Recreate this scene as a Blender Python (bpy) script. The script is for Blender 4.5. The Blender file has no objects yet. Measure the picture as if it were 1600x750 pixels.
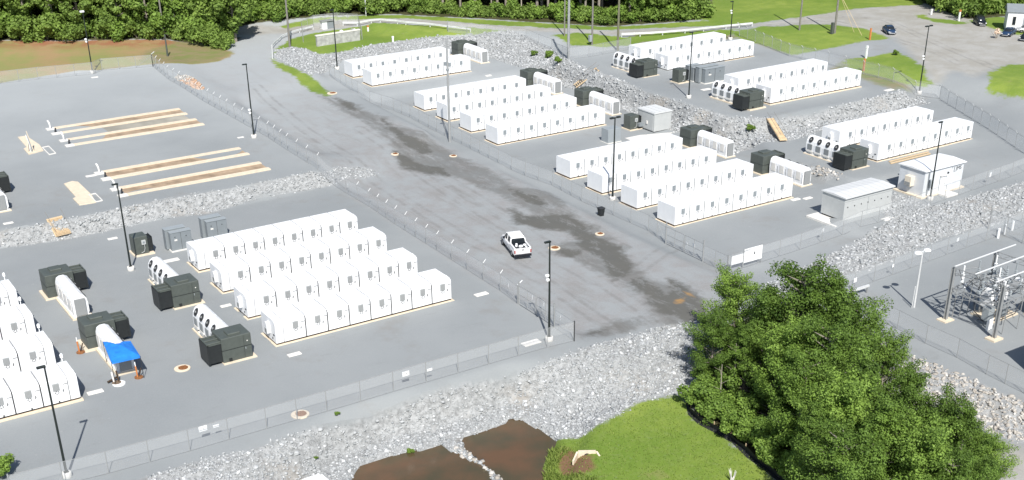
import bpy, bmesh, math, random
import numpy as np
from mathutils import Vector, Matrix
R = math.radians
S = bpy.context.scene
C = S.collection
random.seed(7); rng = np.random.default_rng(7)

# ------------------------------------------------------------------ camera, world, sun, exposure
F, PIT, ROL, YAW = 1912.05, R(27.7493), R(-0.5236), R(32.7986)
CAM = np.array([-41.221, -108.481, 54.156]); PX, PY = 800.0, 612.02
cp, sp, cy, sy = math.cos(PIT), math.sin(PIT), math.cos(YAW), math.sin(YAW)
fwd = np.array([sy*cp, cy*cp, -sp]); rt0 = np.array([cy, -sy, 0.0]); up0 = np.cross(rt0, fwd)
rt = math.cos(ROL)*rt0+math.sin(ROL)*up0; up = -math.sin(ROL)*rt0+math.cos(ROL)*up0
cd = bpy.data.cameras.new('camera'); cam = bpy.data.objects.new('camera', cd); C.objects.link(cam)
cam.matrix_world = Matrix(((rt[0], up[0], -fwd[0], CAM[0]), (rt[1], up[1], -fwd[1], CAM[1]), (rt[2], up[2], -fwd[2], CAM[2]), (0, 0, 0, 1)))
cd.sensor_width = 36; cd.lens = F/1600*36; cd.shift_y = (PY-375)/1600; cd.clip_start = 1; cd.clip_end = 8000
S.camera = cam
S.render.resolution_x = 1024; S.render.resolution_y = 480
SUN_AZ, SUN_EL = R(65+180), R(46.5)
w = bpy.data.worlds.new('World'); S.world = w; w.use_nodes = True
nt = w.node_tree; bg = nt.nodes['Background']; sk = nt.nodes.new('ShaderNodeTexSky'); sk.sky_type = 'NISHITA'
sk.sun_disc = False; sk.sun_elevation = SUN_EL; sk.sun_rotation = R(90)-SUN_AZ
nt.links.new(sk.outputs[0], bg.inputs[0]); bg.inputs[1].default_value = 0.085
sd = bpy.data.lights.new('sun', 'SUN'); so = bpy.data.objects.new('sun', sd); C.objects.link(so)
sd.energy = 4.6; sd.angle = R(0.53); sd.color = (1, 0.965, 0.91)
so.rotation_euler = Vector((math.cos(SUN_AZ)*math.cos(SUN_EL), math.sin(SUN_AZ)*math.cos(SUN_EL), math.sin(SUN_EL))).to_track_quat('Z', 'Y').to_euler()
so.location = (0, 0, 120)
S.view_settings.view_transform = 'Standard'; S.view_settings.look = 'None'
S.view_settings.exposure = 0.39; S.view_settings.gamma = 1; S.view_settings.use_curve_mapping = False

# ------------------------------------------------------------------ terrain
def ray(px, py, z):
    d = rt*(px-PX)/F-up*(py-PY)/F+fwd; t = (z-CAM[2])/d[2]; return CAM+t*d
def W(pts, z): return np.array([ray(x, y, z)[:2] for x, y in pts])
ZON = []
def zone(z, pts=None, world=None): ZON.append((z, W(pts, z) if world is None else np.array(world, float)))
zone(0, [(0, 390), (110, 374), (200, 356), (330, 334), (400, 316), (505, 294), (560, 312), (660, 380), (800, 470), (895, 533), (600, 612), (300, 700), (100, 752), (-500, 900), (-500, 480)])
zone(2.0, [(0, 356), (75, 345), (190, 323), (300, 300), (400, 284), (485, 268), (400, 200), (330, 150), (240, 106), (160, 112), (0, 130), (-400, 170), (-400, 430)])
zone(-.45, world=[(29, -13), (49, -12), (50, 40), (31, 42)])
zone(.55, world=[(34, 60), (50, 60), (52, 88), (35, 88)])
zone(1.3, world=[(38, 104), (50, 104), (58, 128), (50, 136), (42, 125)])
zone(-.98, world=[(53.5, -10), (74, -10), (74, -4), (87, 0), (88.5, 37.5), (53.5, 37.5)])
zone(-.75, world=[(54, 44), (88.5, 44), (88.5, 84), (54, 84)])
zone(.07, world=[(56, 88), (88, 88), (88, 106), (57, 106)])
zone(2.3, [(893, 94), (950, 118), (1090, 164), (1140, 178), (1200, 180), (1320, 160), (1415, 143), (1300, 98), (1200, 70), (1150, 55), (985, 62), (925, 80)])
zone(.26, world=[(89, 5), (125, 3), (135, 20), (130, 28), (95, 26.5), (88, 20)])
zone(-.5, world=[(76, -8.5), (103, -8.5), (103, 0), (76, 0)])
zone(1.6, world=[(62, 124), (75, 124), (75, 132), (62, 136)])
zone(2.6, [(600, 35), (800, 45), (940, 55), (1150, 38), (1150, 25), (950, 38), (800, 33), (600, 28)])
zone(3.0, [(1250, 15), (1600, 60), (1600, 130), (1460, 100), (1400, 60)])
zone(3.0, world=[(0, 172), (60, 160), (120, 135), (200, 130), (200, 240), (0, 240)])
zone(-4.6, [(556, 737), (600, 716), (640, 708), (690, 699), (725, 686), (755, 678), (800, 658), (865, 690), (850, 760), (600, 860), (500, 860)])
zone(-2.6, [(960, 665), (1060, 640), (1130, 720), (1180, 780), (900, 780)])
zone(-1.3, [(1360, 470), (1600, 360), (1600, 620), (1480, 580)])
zone(-2.8, [(1380, 600), (1600, 700), (1600, 800), (1400, 800)])
def seg_dist(X, Y, P, closed=True):
    n = len(P); d = np.full(X.shape, 1e18)
    for i in range(n if closed else n-1):
        a = P[i]; b = P[(i+1) % n]; ab = b-a; L = (ab**2).sum()+1e-12
        t = np.clip(((X-a[0])*ab[0]+(Y-a[1])*ab[1])/L, 0, 1)
        d = np.minimum(d, (X-a[0]-t*ab[0])**2+(Y-a[1]-t*ab[1])**2)
    return np.sqrt(d)
def inside(X, Y, P):
    c = np.zeros(X.shape, bool); n = len(P)
    for i in range(n):
        x1, y1 = P[i]; x2, y2 = P[(i+1) % n]
        m = ((y1 > Y) != (y2 > Y))
        c ^= m & (X < (x2-x1)*(Y-y1)/((y2-y1) if abs(y2-y1) > 1e-12 else 1e-12)+x1)
    return c
def sdf(X, Y, P):
    d = seg_dist(X, Y, P); return np.where(inside(X, Y, P), -d, d)
def T(X, Y):
    X = np.atleast_1d(np.asarray(X, float)); Y = np.atleast_1d(np.asarray(Y, float))
    num = np.zeros(X.shape); den = np.zeros(X.shape)
    for z, P in ZON:
        d = np.maximum(sdf(X, Y, P), 0); wt = 1/(d**3+.03); num += z*wt; den += wt
    return num/den
def tz(x, y): return float(T(x, y)[0])
def at(px, py):
    z = 0.0
    for _ in range(18):
        p = ray(px, py, z); z = .5*z+.5*tz(p[0], p[1])
    return Vector((p[0], p[1], tz(p[0], p[1])))
def atw(pts): return np.array([at(x, y)[:2] for x, y in pts])

# ------------------------------------------------------------------ materials
MATS = {}
def mat(name, col, rough=.6, metal=0, var=.06, scale=3., bump=0, bscale=40, spec=.5, rnd=0):
    if name in MATS: return MATS[name]
    m = bpy.data.materials.new(name); m.use_nodes = True; n = m.node_tree.nodes; l = m.node_tree.links
    b = n['Principled BSDF']; b.inputs['Roughness'].default_value = rough; b.inputs['Metallic'].default_value = metal
    b.inputs['Specular IOR Level'].default_value = spec
    tc = n.new('ShaderNodeTexCoord'); no = n.new('ShaderNodeTexNoise'); no.inputs['Scale'].default_value = scale; no.inputs['Detail'].default_value = 5
    l.new(tc.outputs['Object'], no.inputs['Vector'])
    mr = n.new('ShaderNodeMapRange'); mr.inputs[1].default_value = .3; mr.inputs[2].default_value = .7
    mr.inputs[3].default_value = 1-var; mr.inputs[4].default_value = 1+var*.7; l.new(no.outputs[0], mr.inputs[0])
    mx = n.new('ShaderNodeVectorMath'); mx.operation = 'SCALE'; mx.inputs[0].default_value = col[:3]; l.new(mr.outputs[0], mx.inputs['Scale'])
    out = mx.outputs[0]
    if rnd:
        oi = n.new('ShaderNodeObjectInfo'); m2 = n.new('ShaderNodeMapRange'); m2.inputs[3].default_value = 1-rnd; m2.inputs[4].default_value = 1+rnd
        l.new(oi.outputs['Random'], m2.inputs[0]); s2 = n.new('ShaderNodeVectorMath'); s2.operation = 'SCALE'; l.new(out, s2.inputs[0]); l.new(m2.outputs[0], s2.inputs['Scale']); out = s2.outputs[0]
    l.new(out, b.inputs['Base Color'])
    if bump:
        n2 = n.new('ShaderNodeTexNoise'); n2.inputs['Scale'].default_value = bscale; n2.inputs['Detail'].default_value = 4; l.new(tc.outputs['Object'], n2.inputs['Vector'])
        bp = n.new('ShaderNodeBump'); bp.inputs['Strength'].default_value = bump; bp.inputs['Distance'].default_value = .02; l.new(n2.outputs[0], bp.inputs['Height']); l.new(bp.outputs[0], b.inputs['Normal'])
    MATS[name] = m; return m
white = mat('white_cabinet_paint', (.80, .81, .82), .45, var=.035, scale=1.2)
whiteside = mat('white_end_panel', (.74, .76, .78), .5, var=.05, scale=1.5)
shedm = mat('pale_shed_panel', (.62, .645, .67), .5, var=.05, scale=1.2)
ventl = mat('pale_grey_vent', (.38, .39, .39), .6, var=.08, scale=20)
ventm = mat('grey_vent', (.27, .28, .28), .6, var=.1, scale=20)
darkm = mat('dark_mark', (.03, .032, .035), .6)
seamm = mat('dark_seam', (.03, .03, .032), .8)
faintm = mat('faint_line', (.55, .57, .58), .6)
conc = mat('tan_concrete', (.68, .585, .45), .9, var=.10, scale=1.6, bump=.3)
concw = mat('pale_concrete', (.70, .68, .64), .9, var=.08, scale=2, bump=.3)
brown = mat('rust_brown_skid', (.055, .034, .018), .85, var=.3, scale=4)
dkgreen = mat('dark_green_enclosure', (.080, .092, .082), .5, var=.12, scale=2)
blackm = mat('black_radiator', (.018, .021, .022), .5, var=.15, scale=3)
blackpole = mat('black_pole_paint', (.014, .02, .018), .45)
greysteel = mat('galvanised_grey_steel', (.36, .37, .37), .55, .3, var=.1, scale=2)
polewood = mat('weathered_grey_pole', (.20, .19, .17), .85, var=.2, scale=3)
polegreen = mat('greenish_wood_pole', (.16, .16, .10), .85, var=.2, scale=3)
lgrey = mat('light_grey_cabinet', (.30, .33, .345), .5, var=.05, scale=1.5)
mgrey = mat('grey_cabinet', (.22, .245, .26), .5, var=.06, scale=1.5)
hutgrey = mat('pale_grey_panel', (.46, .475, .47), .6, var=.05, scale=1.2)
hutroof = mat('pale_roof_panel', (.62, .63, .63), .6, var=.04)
cream = mat('cream_box', (.72, .64, .52), .6)
rustm = mat('rusty_grate', (.24, .10, .035), .9, var=.35, scale=9)
bluem = mat('blue_tarp', (.02, .21, .72), .55, var=.2, scale=1.5)
orange = mat('orange_marker', (.55, .20, .06), .7, var=.2)
timber = mat('pale_timber', (.60, .46, .29), .85, var=.14, scale=5, rnd=.12)
concold = mat('weathered_concrete', (.40, .40, .39), .9, var=.3, scale=1.4, bump=.5)
railm = mat('white_guardrail_steel', (.68, .69, .69), .5, .2)
glassd = mat('dark_glass', (.02, .025, .03), .12)
tyre = mat('tyre_rubber', (.015, .015, .016), .85)
rim = mat('wheel_rim', (.35, .35, .36), .35, .7)
cwhite = mat('white_car_paint', (.80, .80, .80), .3)
cblue = mat('navy_car_paint', (.02, .045, .10), .25)
cblack = mat('black_car_paint', (.012, .014, .02), .25)
csilver = mat('silver_plastic', (.40, .41, .42), .35, .4)
lampw = mat('white_lamp_housing', (.85, .86, .86), .4)
redlight = mat('red_tail_light', (.35, .02, .015), .3)
silt = mat('black_silt_fabric', (.016, .018, .02), .8, var=.3, scale=5, bump=.5, bscale=8)
pink = mat('white_porcelain', (.75, .74, .72), .3)
creamf = mat('cream_blossom', (.78, .62, .48), .8, var=.2, scale=6)
bark = mat('grey_bark', (.27, .24, .20), .9, var=.3, scale=6)

def veil(name, col, op):
    m = bpy.data.materials.new(name); m.use_nodes = True; n = m.node_tree.nodes; l = m.node_tree.links
    b = n['Principled BSDF']; b.inputs['Base Color'].default_value = (*col, 1); b.inputs['Roughness'].default_value = .6; b.inputs['Metallic'].default_value = .2
    tr = n.new('ShaderNodeBsdfTransparent'); mx = n.new('ShaderNodeMixShader')
    tc = n.new('ShaderNodeTexCoord'); no = n.new('ShaderNodeTexNoise'); no.inputs['Scale'].default_value = .8; l.new(tc.outputs['Object'], no.inputs['Vector'])
    mr = n.new('ShaderNodeMapRange'); mr.inputs[3].default_value = op*.75; mr.inputs[4].default_value = op*1.25; l.new(no.outputs[0], mr.inputs[0])
    l.new(mr.outputs[0], mx.inputs[0]); l.new(tr.outputs[0], mx.inputs[1]); l.new(b.outputs[0], mx.inputs[2]); l.new(mx.outputs[0], n['Material Output'].inputs[0])
    return m
mesh_m = veil('chain_link_fabric', (.72, .74, .75), .20)

def foliage(name, dark, lite, trans=.35):
    m = bpy.data.materials.new(name); m.use_nodes = True; n = m.node_tree.nodes; l = m.node_tree.links
    b = n['Principled BSDF']; b.inputs['Roughness'].default_value = .6; b.inputs['Specular IOR Level'].default_value = .25
    a = n.new('ShaderNodeAttribute'); a.attribute_name = 'tone'
    oi = n.new('ShaderNodeObjectInfo'); ad = n.new('ShaderNodeMath'); ad.operation = 'MULTIPLY_ADD'; l.new(oi.outputs['Random'], ad.inputs[0]); ad.inputs[1].default_value = .3; l.new(a.outputs['Fac'], ad.inputs[2])
    r = n.new('ShaderNodeValToRGB'); r.color_ramp.elements[0].position = .05; r.color_ramp.elements[0].color = (*dark, 1); r.color_ramp.elements[1].position = 1.15 if False else 1; r.color_ramp.elements[1].color = (*lite, 1)
    l.new(ad.outputs[0], r.inputs[0]); l.new(r.outputs[0], b.inputs['Base Color'])
    t = n.new('ShaderNodeBsdfTranslucent'); l.new(r.outputs[0], t.inputs[0]); mx = n.new('ShaderNodeMixShader'); mx.inputs[0].default_value = trans
    l.new(b.outputs[0], mx.inputs[1]); l.new(t.outputs[0], mx.inputs[2]); l.new(mx.outputs[0], n['Material Output'].inputs[0])
    return m
leaf_a = foliage('deep_green_leaves', (.016, .045, .008), (.18, .29, .05), .25)
leaf_b = foliage('bright_green_leaves', (.035, .085, .013), (.25, .38, .07), .3)
leaf_f = foliage('woodland_leaves', (.05, .10, .015), (.27, .39, .085))
grass_m = foliage('grass_blades', (.16, .24, .045), (.32, .40, .10), .5)

# ------------------------------------------------------------------ mesh helpers
class MB:
    def __init__(s): s.v = []; s.f = []; s.m = []; s.mats = []
    def mi(s, m):
        if m not in s.mats: s.mats.append(m)
        return s.mats.index(m)
    def add(s, vs, fs, m):
        o = len(s.v); k = s.mi(m); s.v += [tuple(v) for v in vs]; s.f += [tuple(i+o for i in f) for f in fs]; s.m += [k]*len(fs); return s
    def box(s, x0, x1, y0, y1, z0, z1, m, bev=0):
        if bev <= 0:
            return s.add([(x0, y0, z0), (x1, y0, z0), (x1, y1, z0), (x0, y1, z0), (x0, y0, z1), (x1, y0, z1), (x1, y1, z1), (x0, y1, z1)],
                         [(3, 2, 1, 0), (4, 5, 6, 7), (0, 1, 5, 4), (1, 2, 6, 5), (2, 3, 7, 6), (3, 0, 4, 7)], m)
        b = bev
        def ring(z, i): return [(x0+i, y0+b, z), (x0+b, y0+i, z), (x1-b, y0+i, z), (x1-i, y0+b, z), (x1-i, y1-b, z), (x1-b, y1-i, z), (x0+b, y1-i, z), (x0+i, y1-b, z)]
        secs = [ring(z0, 0), ring(z1-b, 0), [(x0+b, y0+b, z1), (x0+b, y0+b, z1), (x1-b, y0+b, z1), (x1-b, y0+b, z1), (x1-b, y1-b, z1), (x1-b, y1-b, z1), (x0+b, y1-b, z1), (x0+b, y1-b, z1)]]
        return s.loft(secs, m)
    def loft(s, secs, m, cap=True):
        n = len(secs[0]); vs = [p for q in secs for p in q]; fs = []
        for i in range(len(secs)-1):
            for j in range(n): fs.append((i*n+j, i*n+(j+1) % n, (i+1)*n+(j+1) % n, (i+1)*n+j))
        if cap: fs.append(tuple(range(n-1, -1, -1))); fs.append(tuple((len(secs)-1)*n+j for j in range(n)))
        return s.add(vs, fs, m)
    def tube(s, p, q, r0, m, r1=None, n=8):
        p = Vector(p); q = Vector(q); r1 = r0 if r1 is None else r1; d = (q-p)
        if d.length < 1e-6: return s
        d.normalize(); a = d.orthogonal().normalized(); b = d.cross(a)
        A = [p+(a*math.cos(t)+b*math.sin(t))*r0 for t in [2*math.pi*k/n for k in range(n)]]
        B = [q+(a*math.cos(t)+b*math.sin(t))*r1 for t in [2*math.pi*k/n for k in range(n)]]
        return s.loft([A, B], m)
    def lathe(s, c, prof, m, n=16):
        return s.loft([[(c[0]+r*math.cos(2*math.pi*k/n), c[1]+r*math.sin(2*math.pi*k/n), c[2]+z) for k in range(n)] for r, z in prof], m)
    def quad(s, a, b, c, d, m): return s.add([a, b, c, d], [(0, 1, 2, 3)], m)
    def mesh(s, name):
        me = bpy.data.meshes.new(name); me.from_pydata(s.v, [], s.f)
        for m in s.mats: me.materials.append(m)
        me.polygons.foreach_set('material_index', s.m); me.validate(); me.update(); return me
    def build(s, name, parent=None, smooth=False, loc=None):
        return put(name, s.mesh(name), parent, loc, smooth)
def put(name, me, parent=None, loc=None, smooth=False):
    o = bpy.data.objects.new(name, me); C.objects.link(o)
    if parent: o.parent = parent
    if loc is not None: o.location = loc
    if smooth: me.polygons.foreach_set('use_smooth', [True]*len(me.polygons))
    return o
def tag(o, label=None, cat=None, group=None, kind=None):
    if label: o['label'] = label
    if cat: o['category'] = cat
    if group: o['group'] = group
    if kind: o['kind'] = kind
    return o
def thing(name, label, cat, loc=(0, 0, 0), rz=0, group=None):
    o = bpy.data.objects.new(name, None); C.objects.link(o); o.location = loc; o.rotation_euler = (0, 0, rz); o.empty_display_size = .5
    return tag(o, label, cat, group)
def copy_tree(o, parent=None):
    c = o.copy(); C.objects.link(c); c.parent = parent
    for ch in list(o.children): copy_tree(ch, c)
    return c
def dup(o, label, loc, rz=0, group=None):
    c = copy_tree(o); c.location = loc; c.rotation_euler = (0, 0, rz); c['label'] = label
    if group: c['group'] = group
    return c
def npmesh(name, V, Q, m, tone=None, smooth=False, nside=4):
    me = bpy.data.meshes.new(name); nf = len(Q)
    me.vertices.add(len(V)); me.vertices.foreach_set('co', np.asarray(V, np.float32).ravel())
    me.loops.add(nf*nside); me.loops.foreach_set('vertex_index', np.asarray(Q, np.int32).ravel())
    me.polygons.add(nf); me.polygons.foreach_set('loop_start', np.arange(nf, dtype=np.int32)*nside)
    me.polygons.foreach_set('loop_total', np.full(nf, nside, np.int32))
    if smooth: me.polygons.foreach_set('use_smooth', np.ones(nf, bool))
    if tone is not None:
        at_ = me.attributes.new('tone', 'FLOAT', 'FACE'); at_.data.foreach_set('value', np.asarray(tone, np.float32))
    me.materials.append(m); me.update(calc_edges=True); return me
# ------------------------------------------------------------------ ground
xs = np.concatenate([[-4000, -1500, -500, -220, -130], np.arange(-90, 112, .6), np.arange(112, 280, 1.3), [340, 600, 1500, 4000]])
ys = np.concatenate([[-4000, -1500, -500, -200, -100], np.arange(-66, 60, .6), np.arange(60, 260, 1.3), [330, 600, 1500, 4000]])
GX, GY = np.meshgrid(xs, ys, indexing='ij')
GZ = T(GX, GY)
GZ += .05*np.sin(GX*.21+1)*np.sin(GY*.17)*(GX > -100)
def P(*pts): return atw(pts)
RIP = {
 'fore': P((150, 775), (225, 748), (300, 722), (400, 702), (501, 668), (603, 636), (704, 606), (800, 583), (850, 567), (901, 549), (960, 531), (1028, 510), (1090, 503), (1125, 540), (1090, 616), (1072, 615), (1040, 619), (1000, 628), (960, 650), (920, 674), (900, 693), (868, 697), (820, 740), (740, 775), (560, 800), (150, 830)),
 'right': P((1190, 446), (1276, 408), (1352, 370), (1385, 350), (1383, 322), (1397, 300), (1430, 310), (1453, 323), (1517, 307), (1600, 284), (1640, 275), (1640, 318), (1600, 332), (1545, 352), (1471, 372), (1420, 394), (1362, 419), (1316, 432), (1290, 450), (1240, 480)),
 'low': P((1385, 535), (1430, 560), (1509, 590), (1600, 628), (1640, 645), (1640, 705), (1600, 692), (1560, 680), (1500, 660), (1400, 630), (1330, 560)),
 'upper': P((430, 87), (433, 78), (455, 73), (480, 77), (499, 87), (552, 78), (577, 71), (620, 64), (666, 58), (699, 56), (755, 52), (800, 48), (825, 57), (863, 76), (885, 92), (914, 106), (937, 112), (977, 127), (1003, 142), (1053, 157), (1091, 168), (1142, 183), (1213, 187), (1276, 175), (1322, 162), (1403, 149), (1440, 150), (1450, 162), (1400, 172), (1286, 204), (1238, 219), (1169, 234), (1145, 240), (1130, 232), (1100, 212), (1050, 205), (1000, 185), (940, 155), (890, 138), (850, 118), (800, 102), (772, 92), (735, 80), (690, 74), (600, 90), (536, 94), (510, 112), (484, 118), (451, 101)),
 'tongue': P((1240, 254), (1261, 260), (1285, 262), (1324, 277), (1318, 284), (1290, 283), (1262, 272)),
 'terrace': P((-60, 372), (0, 360), (75, 347), (152, 334), (190, 325), (253, 312), (400, 288), (400, 287), (500, 270), (525, 262), (560, 260), (588, 266), (585, 275), (540, 279), (521, 288), (500, 294), (400, 309), (330, 333), (262, 340), (200, 354), (110, 373), (60, 380), (0, 387), (-60, 400)),
}
GRS = [P((1512, 32), (1560, 26), (1600, 30), (1620, 52), (1590, 55), (1545, 44)), P((868, 700), (900, 693), (920, 672), (960, 650), (975, 636), (1000, 627), (1040, 618), (1074, 616), (1082, 642), (1105, 664), (1145, 690), (1200, 735), (1240, 790), (800, 800), (843, 750), (858, 705)),
 P((427, 86), (438, 72), (455, 61), (490, 51), (560, 41), (640, 38), (720, 42), (800, 49), (755, 53), (699, 57), (620, 64), (577, 71), (552, 78), (499, 87), (470, 75)),
 P((424, 91), (440, 98), (475, 114), (500, 130), (520, 147), (510, 150), (470, 129), (430, 102)),
 P((862, 55), (900, 52), (975, 58), (1060, 50), (1150, 44), (1150, 54), (1000, 66), (985, 70), (940, 73), (890, 70)),
 P((1140, 48), (1200, 41), (1300, 38), (1350, 45), (1392, 60), (1340, 66), (1290, 76), (1240, 86), (1200, 74), (1150, 58)),
 P((1325, 92), (1400, 82), (1425, 92), (1445, 118), (1457, 132), (1430, 136), (1400, 127), (1370, 119), (1330, 108), (1318, 98)),
 P((1090, 30), (1130, -30), (1470, -30), (1445, 7), (1330, 14), (1250, 27), (1150, 39)),
 P((1548, 112), (1562, 104), (1580, 101), (1660, 100), (1660, 175), (1590, 152), (1555, 150), (1540, 145)),
 P((430, 41), (500, 26), (620, 23), (800, 33), (950, 42), (1100, 33), (1140, 36), (1140, 39), (950, 47), (800, 41), (640, 29), (520, 31), (450, 44)),
 P((1428, 23), (1445, 22), (1455, 28), (1480, 30), (1515, 36), (1500, 39), (1460, 34), (1435, 29))]
THIN = [P((215, 100), (225, 80), (290, 62), (365, 80), (345, 94), (300, 100)), P((985, 54), (1100, 48), (1200, 60), (1240, 86), (1150, 60), (1000, 70)), P((1318, 96), (1340, 108), (1430, 138), (1400, 140), (1300, 108))]
SOIL = [P((-160, 66), (120, 64), (260, 62), (345, 74), (367, 83), (345, 95), (300, 101), (240, 100), (160, 109), (120, 110), (0, 130), (-160, 150)), P((1098, 652), (1112, 658), (1115, 668), (1100, 666)), P((878, 715), (905, 706), (925, 705), (930, 730), (900, 745), (868, 750))]
LOT = [P((1150, 40), (1250, 27), (1330, 14), (1445, 6), (1500, 20), (1600, 45), (1700, 60), (1700, 110), (1580, 100), (1545, 110), (1520, 120), (1490, 110), (1470, 125), (1457, 132), (1430, 90), (1400, 60), (1350, 45), (1300, 38)),
 P((350, 52), (400, 38), (430, 41), (520, 31), (640, 29), (800, 41), (950, 48), (1150, 40), (1150, 43), (970, 56), (800, 47), (640, 36), (560, 40), (480, 50), (400, 55)),
 P((1560, 690), (1660, 720), (1660, 800), (1540, 800))]
ROAD = [P((345, 50), (400, 42), (560, 33), (700, 38), (800, 47), (640, 37), (520, 45), (455, 60), (428, 85), (470, 125), (560, 170), (700, 228), (850, 300), (1036, 395), (1140, 430), (1100, 500), (1028, 508), (900, 528), (800, 468), (660, 380), (540, 300), (400, 190), (310, 120), (300, 102), (365, 84), (350, 70))]
FORF = [P((-200, 66), (120, 63), (260, 61), (345, 72), (375, 60), (350, 46), (395, 36), (500, 25), (620, 22), (800, 32), (950, 41), (1095, 31), (1130, -30), (400, -60), (-200, -30)), P((1440, 4), (1480, 18), (1510, 30), (1560, 26), (1700, 20), (1700, -60), (1470, -40)),
 P((1074, 616), (1110, 560), (1130, 520), (1200, 470), (1290, 500), (1340, 560), (1400, 630), (1500, 662), (1565, 690), (1560, 800), (1240, 800), (1200, 735), (1145, 690), (1105, 664), (1082, 642))]
WET = [P((500, 150), (560, 165), (620, 195), (690, 228), (760, 262), (810, 292), (858, 300), (905, 340), (960, 372), (988, 405), (1000, 428), (1050, 448), (1098, 478), (1120, 500), (1095, 522), (1060, 520), (1020, 492), (1005, 470), (980, 444), (940, 428), (880, 398), (862, 385), (900, 372), (850, 345), (780, 305), (700, 272), (640, 262), (620, 238), (590, 205), (540, 175)),
 P((903, 519), (940, 508), (1000, 498), (1030, 500), (990, 515), (930, 528), (912, 527))]
WET2 = [P((595, 185), (620, 198), (640, 213), (673, 225), (681, 241), (656, 241), (628, 225), (603, 203)), P((606, 230), (630, 238), (653, 254), (690, 259), (706, 276), (668, 272), (632, 264), (618, 246)),
 P((778, 288), (812, 297), (838, 307), (866, 320), (845, 324), (812, 313)), P((796, 326), (825, 337), (861, 330), (889, 334), (930, 357), (911, 364), (850, 357), (806, 348)), P((880, 350), (930, 363), (975, 384), (989, 408), (988, 430), (962, 438), (940, 424), (942, 408), (905, 384)),
 P((860, 394), (876, 388), (909, 391), (903, 407), (876, 400)), P((977, 431), (1008, 436), (1041, 458), (1051, 454), (1046, 436), (1079, 452), (1101, 469), (1106, 492), (1103, 524), (1079, 514), (1063, 499), (1036, 494), (1023, 484), (1015, 471), (995, 451)), P((905, 521), (935, 512), (958, 514), (930, 527)), P((520, 152), (548, 160), (566, 176), (545, 172))]
PUD = [P((1052, 470), (1068, 466), (1070, 474), (1056, 475)), P((1062, 455), (1078, 458), (1085, 465), (1072, 462))]
def smin(L): 
    d = np.full(GX.shape, 50.)
    for p in L: d = np.minimum(d, sdf(GX, GY, p))
    return d
ATT = dict(s_rip=smin(RIP.values()), s_grass=smin(GRS), s_thin=smin(THIN), s_soil=smin(SOIL), s_lot=smin(LOT), s_road=smin(ROAD), s_for=smin(FORF), s_wet=smin(WET), s_pud=smin(PUD), s_wet2=smin(WET2), s_dirt=smin([P((874, 722), (884, 712), (905, 708), (925, 712), (928, 732), (905, 748), (872, 752)), P((1094, 650), (1108, 654), (1118, 664), (1135, 672), (1120, 674), (1100, 664)), P((1150, 690), (1172, 704), (1192, 722), (1180, 722), (1160, 706))]))
PONDS = [W([(556, 737), (572, 725), (610, 714), (635, 709), (666, 704), (689, 697), (704, 707), (727, 717), (755, 735), (790, 775), (780, 900), (540, 900)], -3.85),
         W([(727, 695), (724, 686), (755, 678), (780, 667), (800, 657), (818, 661), (843, 674), (861, 684), (868, 692), (856, 702), (846, 728), (850, 800), (810, 800), (790, 748), (768, 733), (753, 720), (738, 706)], -3.85)]
TRK = [P((430, 95), (500, 140), (600, 205), (700, 280), (800, 345), (900, 415), (1000, 480), (1050, 508)), P((395, 130), (480, 205), (600, 292), (720, 368), (850, 440), (960, 515)),
 P((1060, 380), (1000, 420), (930, 440), (830, 380), (700, 300), (560, 200)), P((1500, 100), (1470, 85), (1400, 62), (1300, 32), (1150, 42)), P((1590, 120), (1480, 75), (1380, 30), (1300, 25))]
dt_ = np.full(GX.shape, 50.)
for p_ in TRK: dt_ = np.minimum(dt_, seg_dist(GX, GY, p_, False))
ATT['s_trk'] = dt_
far_ = (GY > 262) | (GX > 285)
ATT['s_for'] = np.where(far_, -20, ATT['s_for'])
GZ += .12*rng.standard_normal(GX.shape)*(ATT['s_rip'] < -.3)

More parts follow.
